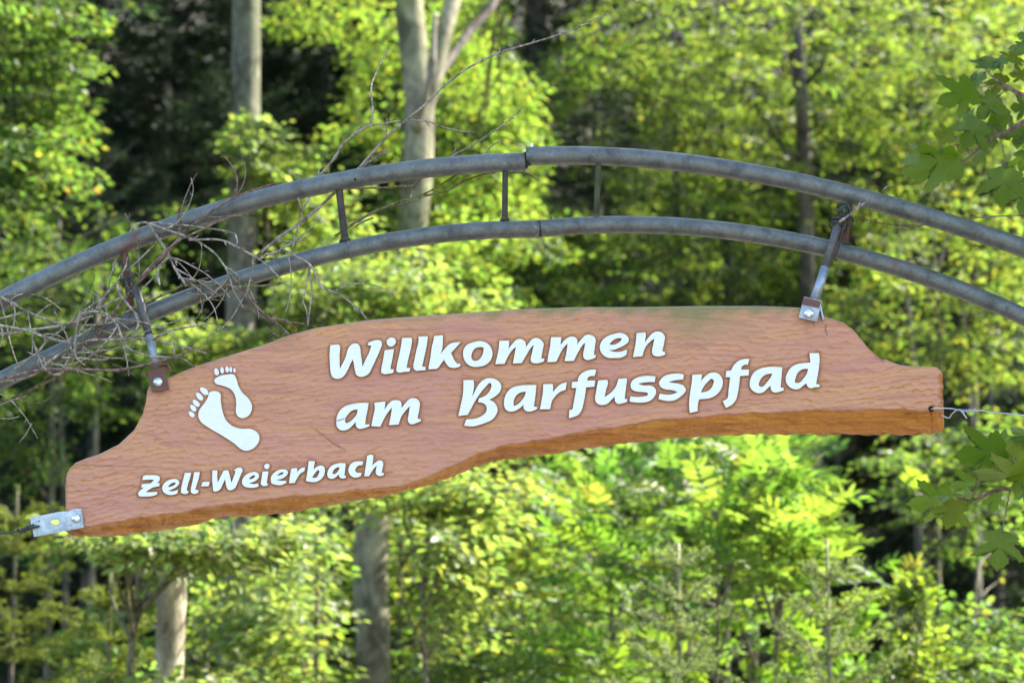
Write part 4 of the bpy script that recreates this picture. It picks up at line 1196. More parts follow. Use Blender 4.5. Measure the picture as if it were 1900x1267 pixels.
def build_twigs():
    rng = random.Random(11)
    for label, mat, main, sides in TWIGS:
        V, F = twig_geo(*main, rng)
        o = link('dead_twig', mesh_from('dead_twig', V, F, [mat]))
        tag(o, label, 'twig', 'dead twigs caught in the arch')
        sides = list(sides)
        mp = main[0]
        if max(p[0] for p in mp) < 720 and len(mp) > 5 and 'bundle' not in label and 'frail' not in label and 'reddish' not in label:      # fine forking shoots off the main twig
            for q in range(5):
                i = rng.randrange(1, len(mp) - 1); x, y = mp[i]
                a = math.atan2(mp[i + 1][1] - y, mp[i + 1][0] - x) + rng.choice((-1, 1)) * rng.uniform(0.3, 1.1)
                bend = rng.uniform(-0.3, 0.3); L = rng.uniform(55, 140); path = [(x, y)]
                for w_ in range(6):
                    x += math.cos(a) * L / 6; y += math.sin(a) * L / 6; a += bend + rng.uniform(-0.12, 0.12)
                    path.append((x, y))
                if max(p[1] for p in path) > 700 and max(p[0] for p in path) > 250: continue
                yy = main[1] + (main[2] - main[1]) * i / len(mp)
                sides.append((path, yy, yy + rng.uniform(-0.05, 0.05), rng.uniform(3.4, 4.6), 1.9))
        for s in sides:
            V, F = twig_geo(*s, rng, nodes=len(s[0]) > 4)
            link('side_shoot', mesh_from('side_shoot', V, F, [mat]), o)
build_twigs()
# ------------------------------------------------------------------ sycamore maple at the right, its twigs hang into view
def maple_leaf_mesh(seed, tint):
    rng = random.Random(seed)
    half = [(0.0, -0.01), (0.10, -0.07), (0.20, -0.05), (0.30, 0.01), (0.42, 0.03), (0.47, 0.10), (0.43, 0.15), (0.47, 0.20), (0.40, 0.24), (0.32, 0.29),
            (0.42, 0.36), (0.52, 0.41), (0.55, 0.48), (0.63, 0.55), (0.64, 0.62), (0.72, 0.74), (0.60, 0.71), (0.54, 0.74), (0.46, 0.68), (0.38, 0.68), (0.33, 0.61), (0.25, 0.58), (0.19, 0.53),
            (0.21, 0.62), (0.25, 0.66), (0.24, 0.74), (0.26, 0.79), (0.19, 0.85), (0.16, 0.92), (0.08, 0.97), (0.0, 1.08)]
    pts = [(x * rng.uniform(0.96, 1.04), y) for x, y in half] + [(-x * rng.uniform(0.95, 1.05), y * rng.uniform(0.97, 1.03)) for x, y in reversed(half[1:-1])]
    c = (0.0, 0.36)
    n = len(pts)
    V, tn = [], []
    dr = rng.uniform(0.10, 0.28); cup = rng.uniform(0.1, 0.3); ph = rng.uniform(0, 6)
    def z(x, y):
        v = -cup * abs(x) ** 1.3 * 0.9 - dr * max(0, y - 0.15) ** 2
        # valleys along the five veins
        a = math.atan2(x, y + 0.02); f = min(abs(a - q) for q in (0, 0.75, -0.75, 1.35, -1.35))
        return v + 0.16 * math.hypot(x, y) * min(f, 0.35) + 0.02 * math.sin(7 * x + ph) * math.sin(6 * y)
    for s in (1.0, 0.8, 0.55, 0.28):
        for x, y in pts:
            X = c[0] + (x - c[0]) * s; Y = c[1] + (y - c[1]) * s
            V.append((X, Y, z(X, Y)))
    V.append((c[0], c[1], z(*c)))
    F = []
    for r_ in range(3):
        for k in range(n):
            k2 = (k + 1) % n
            F.append((r_ * n + k, r_ * n + k2, r_ * n + n + k2, r_ * n + n + k))
    for k in range(n): F.append((3 * n + k, 3 * n + (k + 1) % n, 4 * n))
    me = mesh_from('leaf', V, F, [M_MAPLE])
    a = me.color_attributes.new('tint', 'FLOAT_COLOR', 'POINT')
    for i, v in enumerate(V):
        e = 0.0
        if i < n and rng.random() < 0.12: e = 0.6           # browned margin here and there
        # paler along the veins
        an = math.atan2(v[0], v[1] + 0.02); f = min(abs(an - q) for q in (0, 0.75, -0.75, 1.35, -1.35))
        w = max(0, 1 - f / 0.10) * 0.35
        t = [tint[k] * (1 - w) + (0.11, 0.15, 0.035)[k] * w for k in range(3)]
        t = [t[k] * (1 - e) + (0.10, 0.06, 0.02)[k] * e for k in range(3)]
        a.data[i].color = (*t, 1)
    return me

def build_maple():
    YM = 6.75
    root = empty('sycamore_maple', (4.3, 7.8, ground_z(4.3, 7.8)))
    tag(root, 'sycamore maple whose twigs of large lobed green leaves reach in at the right edge', 'tree')
    rng = random.Random(21)
    gz = ground_z(4.3, 7.8)
    tr = smooth_path([(4.3, 7.8, gz - 0.2), (4.28, 7.8, gz + 0.6), (4.35, 7.7, 2.4), (4.2, 7.5, 4.2), (4.25, 7.3, 6.0), (4.2, 7.1, 8.3), (4.2, 7.0, 10.0)], 4)
    V, F = tube_geo(tr, [0.26 - 0.2 * (i / (len(tr) - 1)) + (0.1 if i < 3 else 0) for i in range(len(tr))], 14, 0.04, rng)
    link('trunk', mesh_from('trunk', V, F, [M_BARK_BEECH]), root)
    parts = []
    for k in range(16):
        h = 3.6 + 5.5 * k / 15; a = k * 2.4
        p0 = Vector((4.25, 7.5 - 0.05 * h, h)); L = 2.9 * (1.15 - 0.5 * k / 15)
        d = Vector((math.cos(a), math.sin(a), 0.55))
        pts = smooth_path([p0, p0 + d * L * 0.5 + Vector((0, 0, 0.1)), p0 + d * L], 3)
        if any(p.x < 0.30 * p.y + 0.2 and p.z < 4.6 for p in pts): continue
        parts.append(tube_geo(pts, [0.07 - 0.055 * i / (len(pts) - 1) for i in range(len(pts))], 7))
    V, F = join_geo(parts)
    link('limbs', mesh_from('limbs', V, F, [M_BARK_BEECH]), root)
    tints = [(0.078, 0.15, 0.010), (0.088, 0.165, 0.011), (0.066, 0.132, 0.013), (0.095, 0.16, 0.011), (0.108, 0.152, 0.013)]
    meshes = [maple_leaf_mesh(s, tints[s % 5]) for s in range(10)]
    def u(x, y): return (1650 + x / 3.728, 60 + y / 3.728)
    def w(x, y): return (1200 + x / 2.713, 800 + y / 2.713)
    # each leaf: foot, tip, roll about its midrib, tilt away, depth offset
    upper = [(u(590, 395), u(405, 540), 38, 25, 0), (u(745, 450), u(600, 545), 15, 30, 0.08), (u(690, 250), u(690, 115), 5, 40, 0.05), (u(872, 215), u(895, 105), 20, 35, -0.03),
             (u(945, 300), u(835, 305), 55, 10, 0), (u(620, 612), u(500, 760), 12, 25, -0.05), (u(835, 572), u(715, 640), 25, 30, 0.05), (u(485, 895), u(110, 945), 42, -15, -0.1),
             (u(470, 905), u(150, 1035), 58, 10, -0.05), (u(430, 795), u(190, 815), 62, 20, 0.05), (u(806, 948), u(788, 1188), 0, 12, -0.1), (u(985, 1040), u(885, 1240), 30, 20, 0),
             (u(975, 520), u(850, 535), 30, 20, 0.05), (u(655, 285), u(520, 320), 55, 20, 0.08), (u(440, 715), u(322, 735), 45, 25, 0.1), (u(950, 100), u(838, 60), 35, 20, 0.02),
             (u(985, 40), u(890, 20), 20, 30, 0.06), (u(1000, 700), u(930, 830), 20, 20, 0.03), (u(560, 600), u(520, 560), 40, 50, 0.12), (u(1010, 180), u(1080, 90), 20, 30, 0),
             (u(1020, 470), u(1130, 400), 30, 30, 0), (u(1080, 660), u(1210, 690), 15, 30, 0), (u(1060, 880), u(1100, 1050), 15, 30, 0),
             (u(800, 175), u(700, 210), 40, 25, 0.04), (u(790, 300), u(770, 420), 30, 30, 0.06), (u(900, 650), u(860, 780), 25, 25, 0.04), (u(560, 420), u(470, 330), 45, 35, 0.1), (u(700, 640), u(690, 780), 25, 30, 0.06), (u(930, 150), u(900, 40), 25, 30, 0.05), (u(660, 800), u(560, 870), 45, 20, 0.06), (u(930, 820), u(960, 950), 20, 25, 0.05)]
    lower = [(w(1805, 92), w(1722, 0), 8, 30, 0), (w(1800, 92), w(1585, 172), 40, 15, -0.03), (w(1795, 98), w(1728, 205), 28, 15, 0), (w(1905, 205), w(1640, 232), 74, 0, -0.08),
             (w(1905, 212), w(1832, 292), 30, 20, -0.08), (w(1665, 238), w(1542, 305), 62, 10, -0.05), (w(1572, 316), w(1408, 322), 76, 0, -0.08), (w(1532, 335), w(1338, 402), 48, 10, 0),
             (w(1560, 352), w(1512, 478), 5, 20, -0.04), (w(1762, 298), w(1768, 408), 35, 10, 0.03), (w(1930, 278), w(1845, 312), 35, 20, 0.03), (w(1788, 512), w(1772, 692), 0, 8, -0.1),
             (w(1640, 320), w(1600, 290), 30, 40, 0.02), (w(1840, 120), w(1930, 20), 25, 20, 0.05), (w(1960, 380), w(2000, 520), 10, 20, 0), (w(1990, 160), w(2120, 90), 30, 20, 0), (w(1960, 60), w(1890, -60), 30, 30, 0.06)]
    ci = 0
    def branch(label, stems, leaves, petioles):
        nonlocal ci
        parts = []
        for pts, r0, r1 in stems:
            P = smooth_path(pts, 5)
            parts.append(tube_geo(P, [r0 + (r1 - r0) * i / (len(P) - 1) for i in range(len(P))], 8, 0.06, rng))
        for a, b in petioles:
            A, B = a, b
            parts.append(tube_geo(smooth_path([A, A.lerp(B, 0.5) + Vector((0, -0.004, 0.006)), B], 3), [0.0017] * 7, 6))
        V, F = join_geo(parts)
        br = link('branch', mesh_from('branch', V, F, [M_TWIG_RED]), root)
        br['label'] = label
        for (b, t, roll, tilt, dyo) in leaves:
            B, Tt = at(*b, YM + dyo), at(*t, YM + dyo)
            ax = Tt - B; L = ax.length / math.cos(R(tilt)); ax.normalize()
            nrm = Vector((0, -1, 0)); nrm = (nrm - ax * nrm.dot(ax)).normalized()
            side = ax.cross(nrm)
            from mathutils import Matrix
            M = Matrix((side, ax, nrm)).transposed()
            M = M @ Matrix.Rotation(R(roll * (1 if ci % 2 else -1)), 3, 'Y') @ Matrix.Rotation(R(-tilt), 3, 'X')
            M4 = M.to_4x4(); 
            M4 = M4 @ Matrix.Diagonal((L * 1.08, L * 1.0, L, 1)); M4.translation = B
            o = bpy.data.objects.new('leaf', meshes[ci % len(meshes)]); col.objects.link(o)
            o.parent = br; o.matrix_local = M4
            ci += 1
    A = lambda p, d=0.0: at(p[0], p[1], YM + d)
    up_stems = [([(4.22, 7.5, 4.3), (3.2, 7.3, 4.35), (2.2, 7.15, 4.1), (1.75, YM, 3.75), A(u(1100, 520)), A(u(932, 440)), A(u(850, 400)), A(u(740, 330)), A(u(690, 285))], 0.014, 0.002),
                ([(2.2, 7.15, 4.1), (1.8, YM, 3.62), A(u(1080, 570)), A(u(932, 620)), A(u(820, 685)), A(u(700, 740)), A(u(600, 820)), A(u(530, 880)), A(u(470, 905))], 0.010, 0.002)]
    up_pet = [(A(u(850, 400)), A(u(740, 388))), (A(u(740, 388)), A(u(590, 396))), (A(u(755, 710)), A(u(620, 612))), (A(u(768, 725)), A(u(806, 948), -0.1)), (A(u(828, 680)), A(u(835, 572), 0.05)),
              (A(u(600, 770)), A(u(430, 795), 0.05)), (A(u(640, 780)), A(u(600, 772))), (A(u(690, 285)), A(u(690, 250), 0.05)), (A(u(690, 285)), A(u(655, 285), 0.08)), (A(u(860, 400)), A(u(745, 450), 0.08)),
              (A(u(865, 290)), A(u(872, 215), -0.03)), (A(u(900, 420)), A(u(975, 520), 0.05)), (A(u(932, 620)), A(u(985, 1040))), (A(u(560, 850)), A(u(440, 715), 0.1))]
    branch('upper maple branch with dark thin twigs and hanging leaves', up_stems, upper, up_pet)
    lo_stems = [([(4.33, 7.7, 3.0), (3.4, 7.4, 2.75), (2.4, 7.2, 2.4), (1.75, YM, 2.25), A(w(2050, 230)), A(w(1900, 270)), A(w(1830, 290)), A(w(1780, 295)), A(w(1640, 345)), A(w(1560, 332))], 0.014, 0.002),
                ([A(w(2050, 230)), A(w(1960, 235)), A(w(1885, 205)), A(w(1830, 130)), A(w(1805, 92))], 0.004, 0.002)]
    lo_pet = [(A(w(1832, 290)), A(w(1788, 512), -0.1)), (A(w(1885, 205)), A(w(1840, 120), 0.05)), (A(w(1700, 322)), A(w(1762, 298), 0.03)), (A(w(1560, 332)), A(w(1532, 335))), (A(w(1600, 335)), A(w(1560, 352), -0.04)), (A(w(1640, 345)), A(w(1665, 238), -0.05))]
    branch('lower maple branch with leaves hanging below the level of the board', lo_stems, lower, lo_pet)
    # high crown (shades the sign)
    nr = np.random.default_rng(4)
    n = 13500
    cen = np.array((4.3, 6.9, 6.1)); rad = np.array((3.2, 3.2, 2.9))
    cl = nr.normal(size=(260, 3)); cl /= np.linalg.norm(cl, axis=1)[:, None]; cl *= nr.random((260, 1)) ** 0.45
    P = cen + cl[nr.integers(0, 260, n)] * rad + nr.normal(size=(n, 3)) * 0.28
    keep = ~((P[:, 0] < 0.26 * P[:, 1] + 0.6) & (P[:, 2] < 1.6 + 0.36 * P[:, 1] + 0.4)) & (P[:, 2] > 3.2)
    P = P[keep]; n = len(P)
    tint = np.array((0.065, 0.115, 0.018))[None] * nr.uniform(0.75, 1.3, (n, 1))
    d = nr.normal(size=(n, 3)); d[:, 2] -= 0.6; nm = nr.normal(size=(n, 3)) * 0.6 + np.array((0, 0, 1.0))
    V, Q, C = leaf_arrays(P, d, nm, nr.uniform(0.13, 0.21, n), np.full(n, 0.95), tint)
    o = link('crown', np_mesh('crown', V, Q, [M_LEAF], C), root)
    o['kind'] = 'stuff'
build_maple()
# ------------------------------------------------------------------ the wood behind
def stem_points(px_pts, up=None, foot=True):
    """px_pts: (px, py, dist) from low to high. Continues to the ground and, if up is given, to that height."""
    P = [at(*p) for p in px_pts]
    b = P[0]
    lean = (P[0] - P[-1]).normalized() * 0.2 if len(P) > 1 else Vector((0, 0, 0))
    gz = ground_z(b.x, b.y)
    low = []
    if foot and b.z > gz + 0.4:
        low = [Vector((b.x + lean.x * 0.5, b.y, gz - 0.15)), Vector((b.x + lean.x * 0.3, b.y, gz + (b.z - gz) * 0.5))]
    top = []
    if up:
        t = P[-1]; d = (P[-1] - P[-2]).normalized() if len(P) > 1 else Vector((0, 0, 1))
        if d.z < 0.5: d = Vector((0, 0, 1))
        L = (up - t.z)
        top = [t + Vector((d.x * 0.6, d.y * 0.6, d.z)) * L * 0.5, t + Vector((d.x * 0.4, d.y * 0.4, 1)) * L]
    return low + P + top

def make_stem(name, pts, r0, r1, mat, parent, rng, sides=12, rough=0.04):
    P = smooth_path(pts, 5); n = len(P)
    L = [0.0]
    for a, b in zip(P[:-1], P[1:]): L.append(L[-1] + (b - a).length)
    rad = [r0 + (r1 - r0) * l / L[-1] for l in L]
    rad[0] *= 1.35; rad[1] *= 1.15
    V, F = tube_geo(P, rad, sides, rough, rng)
    return link(name, mesh_from(name, V, F, [mat]), parent)

def nearest_on(pts, c):
    best = None
    for a, b in zip(pts[:-1], pts[1:]):
        ab = b - a; t = max(0, min(1, (c - a).dot(ab) / max(1e-9, ab.length_squared)))
        q = a + ab * t; d = (q - c).length
        if best is None or d < best[0]: best = (d, q)
    return best[1]


GAPS = [(1470, 1506, 40, 300, 22.8), (418, 492, -40, 222, 18), (408, 484, 415, 600, 18), (735, 835, -40, 400, 17), (652, 730, 950, 1290, 17), (280, 356, 1050, 1240, 15.2), (1530, 1640, 830, 1080, 23), (160, 425, 35, 370, 25), (500, 640, 70, 215, 24), (970, 1020, -40, 100, 28.5), (1010, 1190, 170, 390, 25.6), (1125, 1146, 1060, 1200, 14.9), (1246, 1270, 1100, 1270, 13.9),
        (130, 260, 1030, 1110, 22), (1755, 1880, 930, 1100, 17), (1618, 1648, 1080, 1220, 23)]
def gaps(P):
    """Openings in the foliage (photo pixels, nearest distance that may fill them)."""
    c, s = math.cos(PITCH), math.sin(PITCH)
    y, z = P[:, 1], P[:, 2] - CAM.z
    f = y * c + z * s
    px = 950 + P[:, 0] / f / TANH * 950; py = 633.5 - (z * c - y * s) / f / TANH * 950
    m = np.zeros(len(P), bool)
    for x0, x1, y0, y1, d in GAPS:
        k = (0.20 / (pxm(1.0) * y)) if 40 < x1 - x0 < 110 else 16
        m |= (px > x0 - k) & (px < x1 + k) & (py > y0 - 8) & (py < y1 + 8) & (y < d)
    return m

def cover(seed, x0, x1, y0, y1, n, d0, d1, dn=1.0, rx=85, ry=42):
    """Clumps spread over part of the view at staggered distances."""
    rg = random.Random(seed); out = []
    for i in range(n):
        best = None
        for _ in range(8):
            p = (rg.uniform(x0, x1), rg.uniform(y0, y1))
            q = min([((p[0] - o[0]) / rx) ** 2 + ((p[1] - o[1]) / ry) ** 2 for o in out] or [9])
            if best is None or q > best[0]: best = (q, p)
        p = best[1]
        out.append((p[0], p[1], rx * rg.uniform(0.7, 1.2), ry * rg.uniform(0.7, 1.2), rg.uniform(d0, d1), dn * rg.uniform(0.7, 1.2)))
    return out

def plant(name, label, group, stems, clumps, kind='beech', leaf=0.068, base=(0.06, 0.11, 0.016), yellow=0.03, spray=0.40, high=None, seed=1, bark=None, cat='tree', trunk_name='trunk', dens=1.0, depth=2.2):
    """stems: (px points, radius low, radius high, up-to height or None, material); clumps: (px, py, rx, ry, dist, density)."""
    nr = np.random.default_rng(seed); rng = random.Random(seed)
    paths = [stem_points(s[0], s[3], i == 0 or s[0][0][1] >= 850) for i, s in enumerate(stems)]
    f = paths[0][0]
    root = empty(name, (f.x, f.y, ground_z(f.x, f.y)))
    tag(root, label, cat, group)
    for s, p in zip(stems, paths):
        make_stem(trunk_name, p, s[1], s[2], s[4] or bark, root, rng, 14 if s[1] > 0.06 else 8)
    fo = Foliage(); limbs = []
    for (px, py, rx, ry, d, dn) in clumps:
        c = at(px, py, d); k = pxm(d)
        q = min((nearest_on(p, c - Vector((0, 0, 0.35))) for p in paths), key=lambda w: (w - c).length)
        mid = q.lerp(c, 0.55) + Vector((rng.uniform(-.1, .1), rng.uniform(-.1, .1), rng.uniform(0, .12)))
        lp = smooth_path([q, mid, c], 3)
        limbs.append(tube_geo(lp, [0.012 - 0.009 * i / (len(lp) - 1) for i in range(len(lp))], 6))
        n = max(4, int(dn * dens * rx * ry / (115 if kind != 'ash' else 120)))
        o = np.clip(nr.normal(size=(n, 3)) * 0.62, -1.6, 1.6)
        P = np.array(c)[None] + o * np.array((rx * k, rx * k * depth, ry * k))
        P = P[~gaps(P)]; n = len(P)
        if n == 0: continue
        out = P - np.array(q)[None]
        if kind == 'ash':
            D = unit(out * np.array((1, 1, 0.2))) * 0.7 + nr.normal(size=(n, 3)) * 0.45; D[:, 2] = np.abs(D[:, 2]) * 0.5 + 0.55
            r = spray_ash(nr, P, D, nr.uniform(0.8, 1.25, n) * spray, leaf, base, yellow)
        elif kind == 'spike':
            D = nr.normal(size=(n, 3)) * 0.5; D[:, 2] = np.abs(D[:, 2]) + 0.4
            r = spray_beech(nr, P, D, nr.uniform(0.7, 1.2, n) * spray, leaf, base, yellow, 0.6)
        else:
            D = unit(out * np.array((1, 1, 0.15))) * 0.8 + nr.normal(size=(n, 3)) * np.array((0.55, 0.55, 0.16)); D[:, 2] -= 0.05
            P = P - unit(D) * spray * 0.4
            r = spray_beech(nr, P, D, nr.uniform(0.75, 1.3, n) * spray, leaf, base, yellow)
        V, Q, C, tv, tq = r
        fo.add(V, Q, C, 0); fo.add(tv, tq, None, 1)
    if limbs:
        V, F = join_geo(limbs)
        lm = link('limbs', mesh_from('limbs', V, F, [bark or (M_BARK_DARK if stems[0][4] == M_BARK_PALE else stems[0][4])]), root)
        lm['kind'] = 'stuff'
    if high:
        for (cx, cyy, cz, rx, ry, rz, n, sz) in high:
            cl = unit(nr.normal(size=(90, 3))) * nr.random((90, 1)) ** 0.5
            P = np.array((cx, cyy, cz)) + cl[nr.integers(0, 90, n)] * np.array((rx, ry, rz)) + nr.normal(size=(n, 3)) * 0.35
            D = nr.normal(size=(n, 3)); D[:, 2] -= 0.3
            nn = nr.normal(size=(n, 3)) * 0.6; nn[:, 2] += 1
            V, Q, C = diamond_arrays(P, D, nn, nr.uniform(0.7, 1.3, n) * sz, 0.7, tints(nr, n, base, 0.25, yellow))
            fo.add(V, Q, C, 0)
    fo.build('crown', [M_LEAF, bark or stems[0][4]], root)
    return root

def spruce(name, label, group, foot_px, h, spread, base, seed, z0=0.4, step=0.28, nln=0.03, nwd=0.16, per_m=170, droop=0.25, bark=None, zmax=None, lean=(0, 0), r0=0.05, pale_top=False):
    nr = np.random.default_rng(seed); rng = random.Random(seed)
    px, py, d = foot_px
    b = at(px, py, d); gz = ground_z(b.x, b.y); b = Vector((b.x, b.y, gz))
    root = empty(name, b); tag(root, label, 'tree', group)
    top = b + Vector((lean[0], lean[1], h))
    make_stem('trunk', [b - Vector((0, 0, .1)), b.lerp(top, 0.5), top], r0, 0.006, bark or M_BARK_DARK, root, rng, 8)
    A, B = [], []
    z = z0
    while z < h - 0.05:
        f = 1 - z / h
        L0 = spread * f ** 0.8 + 0.05
        nb = 7
        a0 = nr.uniform(0, 6.3)
        if zmax is None or z < zmax:
          for k in range(nb):
            a = a0 + 2 * math.pi * k / nb + nr.normal() * 0.25
            L = L0 * nr.uniform(0.75, 1.15); o = b.lerp(top, z / h)
            el = 0.45 * (1 - f) - droop * f
            hd = np.array((math.cos(a), math.sin(a), 0.0)); sd_ = np.array((-hd[1], hd[0], 0))
            m = max(3, int(L / 0.09)); prev = np.array(o)
            for i in range(1, m + 1):
                t = i / m
                p = np.array(o) + hd * L * t + np.array((0, 0, L * (el * t + 0.18 * t * t)))
                A.append(prev); B.append(p)
                tl = L * 0.42 * (1 - t * 0.75) * (0.4 + 0.6 * min(1, t * 3))
                if t > 0.12:
                    for s in (1, -1):
                        dd = hd * 0.75 + sd_ * s * 0.8 + np.array((0, 0, -0.18 + nr.normal() * 0.1))
                        A.append(p); B.append(p + unit(dd[None])[0] * tl * nr.uniform(0.7, 1.15))
                prev = p
        z += step * nr.uniform(0.85, 1.15)
    for i in range(6):                       # needles up the leader
        A.append(np.array(top.lerp(b, 0.05 * (i + 1) / h * 2.2))); B.append(np.array(top.lerp(b, 0.05 * i / h * 2.2)))
    A, B = np.array(A), np.array(B)
    fo = Foliage()
    V, Q, C = needles(nr, A, B, per_m, nln, nwd, base)
    fo.add(V, Q, C, 0)
    tv, tq = stick_arrays(A, B, np.full(len(A), 0.004)); fo.add(tv, tq, None, 1)
    fo.build('crown', [M_NEEDLE, bark or M_BARK_DARK], root)
    return root

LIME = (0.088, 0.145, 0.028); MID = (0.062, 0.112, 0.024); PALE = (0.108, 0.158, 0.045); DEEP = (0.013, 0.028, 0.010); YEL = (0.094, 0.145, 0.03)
TALL = 'tall trees standing in the wood'; SAP = 'young trees at the edge of the wood'; CON = 'dark conifers deep in the wood'; BUSH = 'shrubs at the edge of the wood'

# ---- tall trunks
plant('beech_tree', 'tall grey beech trunk rising straight through the left third of the picture', TALL,
      [([(436, 1080, 17.2), (447, 560, 17.2), (456, 200, 17.2), (458, -40, 17.2)], 0.112, 0.085, 14, M_BARK_BEECH)],
      [], high=[(-1.9, 19.8, 12.6, 3.6, 3.0, 2.6, 4200, 0.26)], seed=2)
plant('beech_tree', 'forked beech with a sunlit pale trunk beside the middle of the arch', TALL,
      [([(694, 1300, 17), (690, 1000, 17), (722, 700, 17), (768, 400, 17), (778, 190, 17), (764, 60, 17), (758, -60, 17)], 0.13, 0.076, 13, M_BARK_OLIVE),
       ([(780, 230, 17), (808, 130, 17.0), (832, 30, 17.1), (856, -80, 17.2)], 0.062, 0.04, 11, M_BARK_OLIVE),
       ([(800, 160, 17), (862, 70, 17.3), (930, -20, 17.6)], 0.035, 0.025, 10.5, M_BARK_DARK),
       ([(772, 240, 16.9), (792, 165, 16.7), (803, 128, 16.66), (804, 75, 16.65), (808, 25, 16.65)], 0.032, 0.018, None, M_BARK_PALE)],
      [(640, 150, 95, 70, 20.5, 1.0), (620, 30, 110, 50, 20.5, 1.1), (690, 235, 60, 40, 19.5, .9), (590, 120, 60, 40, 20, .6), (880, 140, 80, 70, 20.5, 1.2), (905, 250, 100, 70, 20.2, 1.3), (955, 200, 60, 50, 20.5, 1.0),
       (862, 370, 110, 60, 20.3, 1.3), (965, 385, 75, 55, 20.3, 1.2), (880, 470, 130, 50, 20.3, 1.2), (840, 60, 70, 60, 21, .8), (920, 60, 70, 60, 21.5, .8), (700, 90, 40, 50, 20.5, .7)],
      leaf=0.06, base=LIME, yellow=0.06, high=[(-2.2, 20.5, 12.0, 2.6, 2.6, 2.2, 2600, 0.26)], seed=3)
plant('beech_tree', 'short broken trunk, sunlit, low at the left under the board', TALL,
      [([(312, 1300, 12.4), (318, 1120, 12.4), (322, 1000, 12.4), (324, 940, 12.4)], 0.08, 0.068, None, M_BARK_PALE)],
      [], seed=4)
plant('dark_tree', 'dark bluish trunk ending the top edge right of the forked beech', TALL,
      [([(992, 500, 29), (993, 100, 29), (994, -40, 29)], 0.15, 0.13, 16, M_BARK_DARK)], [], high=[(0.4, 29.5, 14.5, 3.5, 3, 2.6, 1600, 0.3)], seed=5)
plant('hornbeam_tree', 'slender dark trunk with wide airy yellow-green crown at the upper right', TALL,
      [([(1512, 900, 23), (1500, 560, 23), (1493, 300, 23), (1482, 120, 23), (1474, -40, 23)], 0.085, 0.055, 13, M_BARK_DARK),
       ([(1470, 300, 23), (1430, 240, 23), (1405, 200, 22.9)], 0.016, 0.01, None, M_BARK_DARK), ([(1488, 180, 23), (1440, 70, 22.8), (1400, 0, 22.7)], 0.022, 0.012, None, M_BARK_DARK), ([(1490, 160, 23), (1560, 90, 22.8), (1680, 30, 22.6)], 0.022, 0.01, None, M_BARK_DARK)],
      [(x + dx, y, 120, 62, d, dn) for (x, y, d, dn) in
        [(1120, 40, 22.4, 1.0), (1260, 20, 22, 1.15), (1400, 30, 22.2, 1.2), (1560, 20, 22, 1.2), (1700, 40, 22.3, 1.2), (1840, 20, 22, 1.1),
         (1180, 110, 22.6, .9), (1330, 120, 22.2, 1.1), (1470, 110, 21.8, 1.0), (1620, 120, 22, 1.15), (1770, 120, 22.3, 1.1), (1900, 120, 22.2, 1.0),
         (1260, 190, 22.8, .8), (1400, 200, 22.4, 1.0), (1560, 210, 22, 1.1), (1700, 200, 22.2, 1.1), (1840, 220, 22.4, .9),
         (1330, 260, 23.2, .8), (1460, 290, 22.4, .8), (1620, 290, 22.4, .95), (1740, 300, 22.6, .8), (1950, 250, 22.5, .8), (2020, 90, 22.5, .8)] for dx in (0,)],
      leaf=0.056, base=YEL, yellow=0.05, spray=0.34, dens=0.6, depth=3.0, seed=6)
plant('hornbeam_tree', 'mid-green tree filling the space between the arch and the board at the right', TALL,
      [([(1262, 700, 24.5), (1255, 300, 24.5), (1250, 100, 24.5)], 0.05, 0.03, 11, M_BARK_DARK)],
      [(1110, 480, 110, 50, 24, 1.2), (1230, 520, 110, 50, 24, 1.0), (1340, 470, 100, 45, 24.2, 1.1), (1420, 540, 90, 45, 24, 1.0), (1080, 555, 90, 40, 23.8, 1.1), (1290, 390, 110, 40, 24.5, .9), (1420, 400, 90, 45, 24.5, .9),
       (1190, 330, 80, 40, 25, .6), (1340, 330, 80, 40, 24.8, .7), (1180, 420, 80, 40, 24.5, .6), (1530, 500, 80, 50, 24, .9), (1040, 470, 60, 60, 23.5, .9)],
      leaf=0.058, base=MID, yellow=0.07, spray=0.36, seed=7)
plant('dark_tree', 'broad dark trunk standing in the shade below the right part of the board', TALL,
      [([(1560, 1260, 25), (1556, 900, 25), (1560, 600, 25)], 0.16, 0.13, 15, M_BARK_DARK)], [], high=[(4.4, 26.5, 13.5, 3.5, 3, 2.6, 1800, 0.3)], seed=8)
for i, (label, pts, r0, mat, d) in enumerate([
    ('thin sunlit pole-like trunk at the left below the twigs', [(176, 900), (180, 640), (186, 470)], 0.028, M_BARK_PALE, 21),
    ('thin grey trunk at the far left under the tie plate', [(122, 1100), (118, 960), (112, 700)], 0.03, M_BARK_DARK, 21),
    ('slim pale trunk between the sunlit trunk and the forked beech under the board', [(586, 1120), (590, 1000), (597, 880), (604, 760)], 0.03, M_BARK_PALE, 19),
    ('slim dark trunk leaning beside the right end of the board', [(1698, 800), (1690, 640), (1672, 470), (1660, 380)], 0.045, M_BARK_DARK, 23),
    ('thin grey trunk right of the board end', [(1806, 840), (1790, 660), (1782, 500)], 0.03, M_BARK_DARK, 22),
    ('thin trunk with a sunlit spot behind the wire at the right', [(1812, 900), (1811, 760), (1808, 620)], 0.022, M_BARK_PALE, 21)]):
    plant('slim_tree', label, 'slim trunks in the wood', [([(x, y, d) for x, y in pts], r0, r0 * 0.7, None, mat)], [], seed=20 + i)

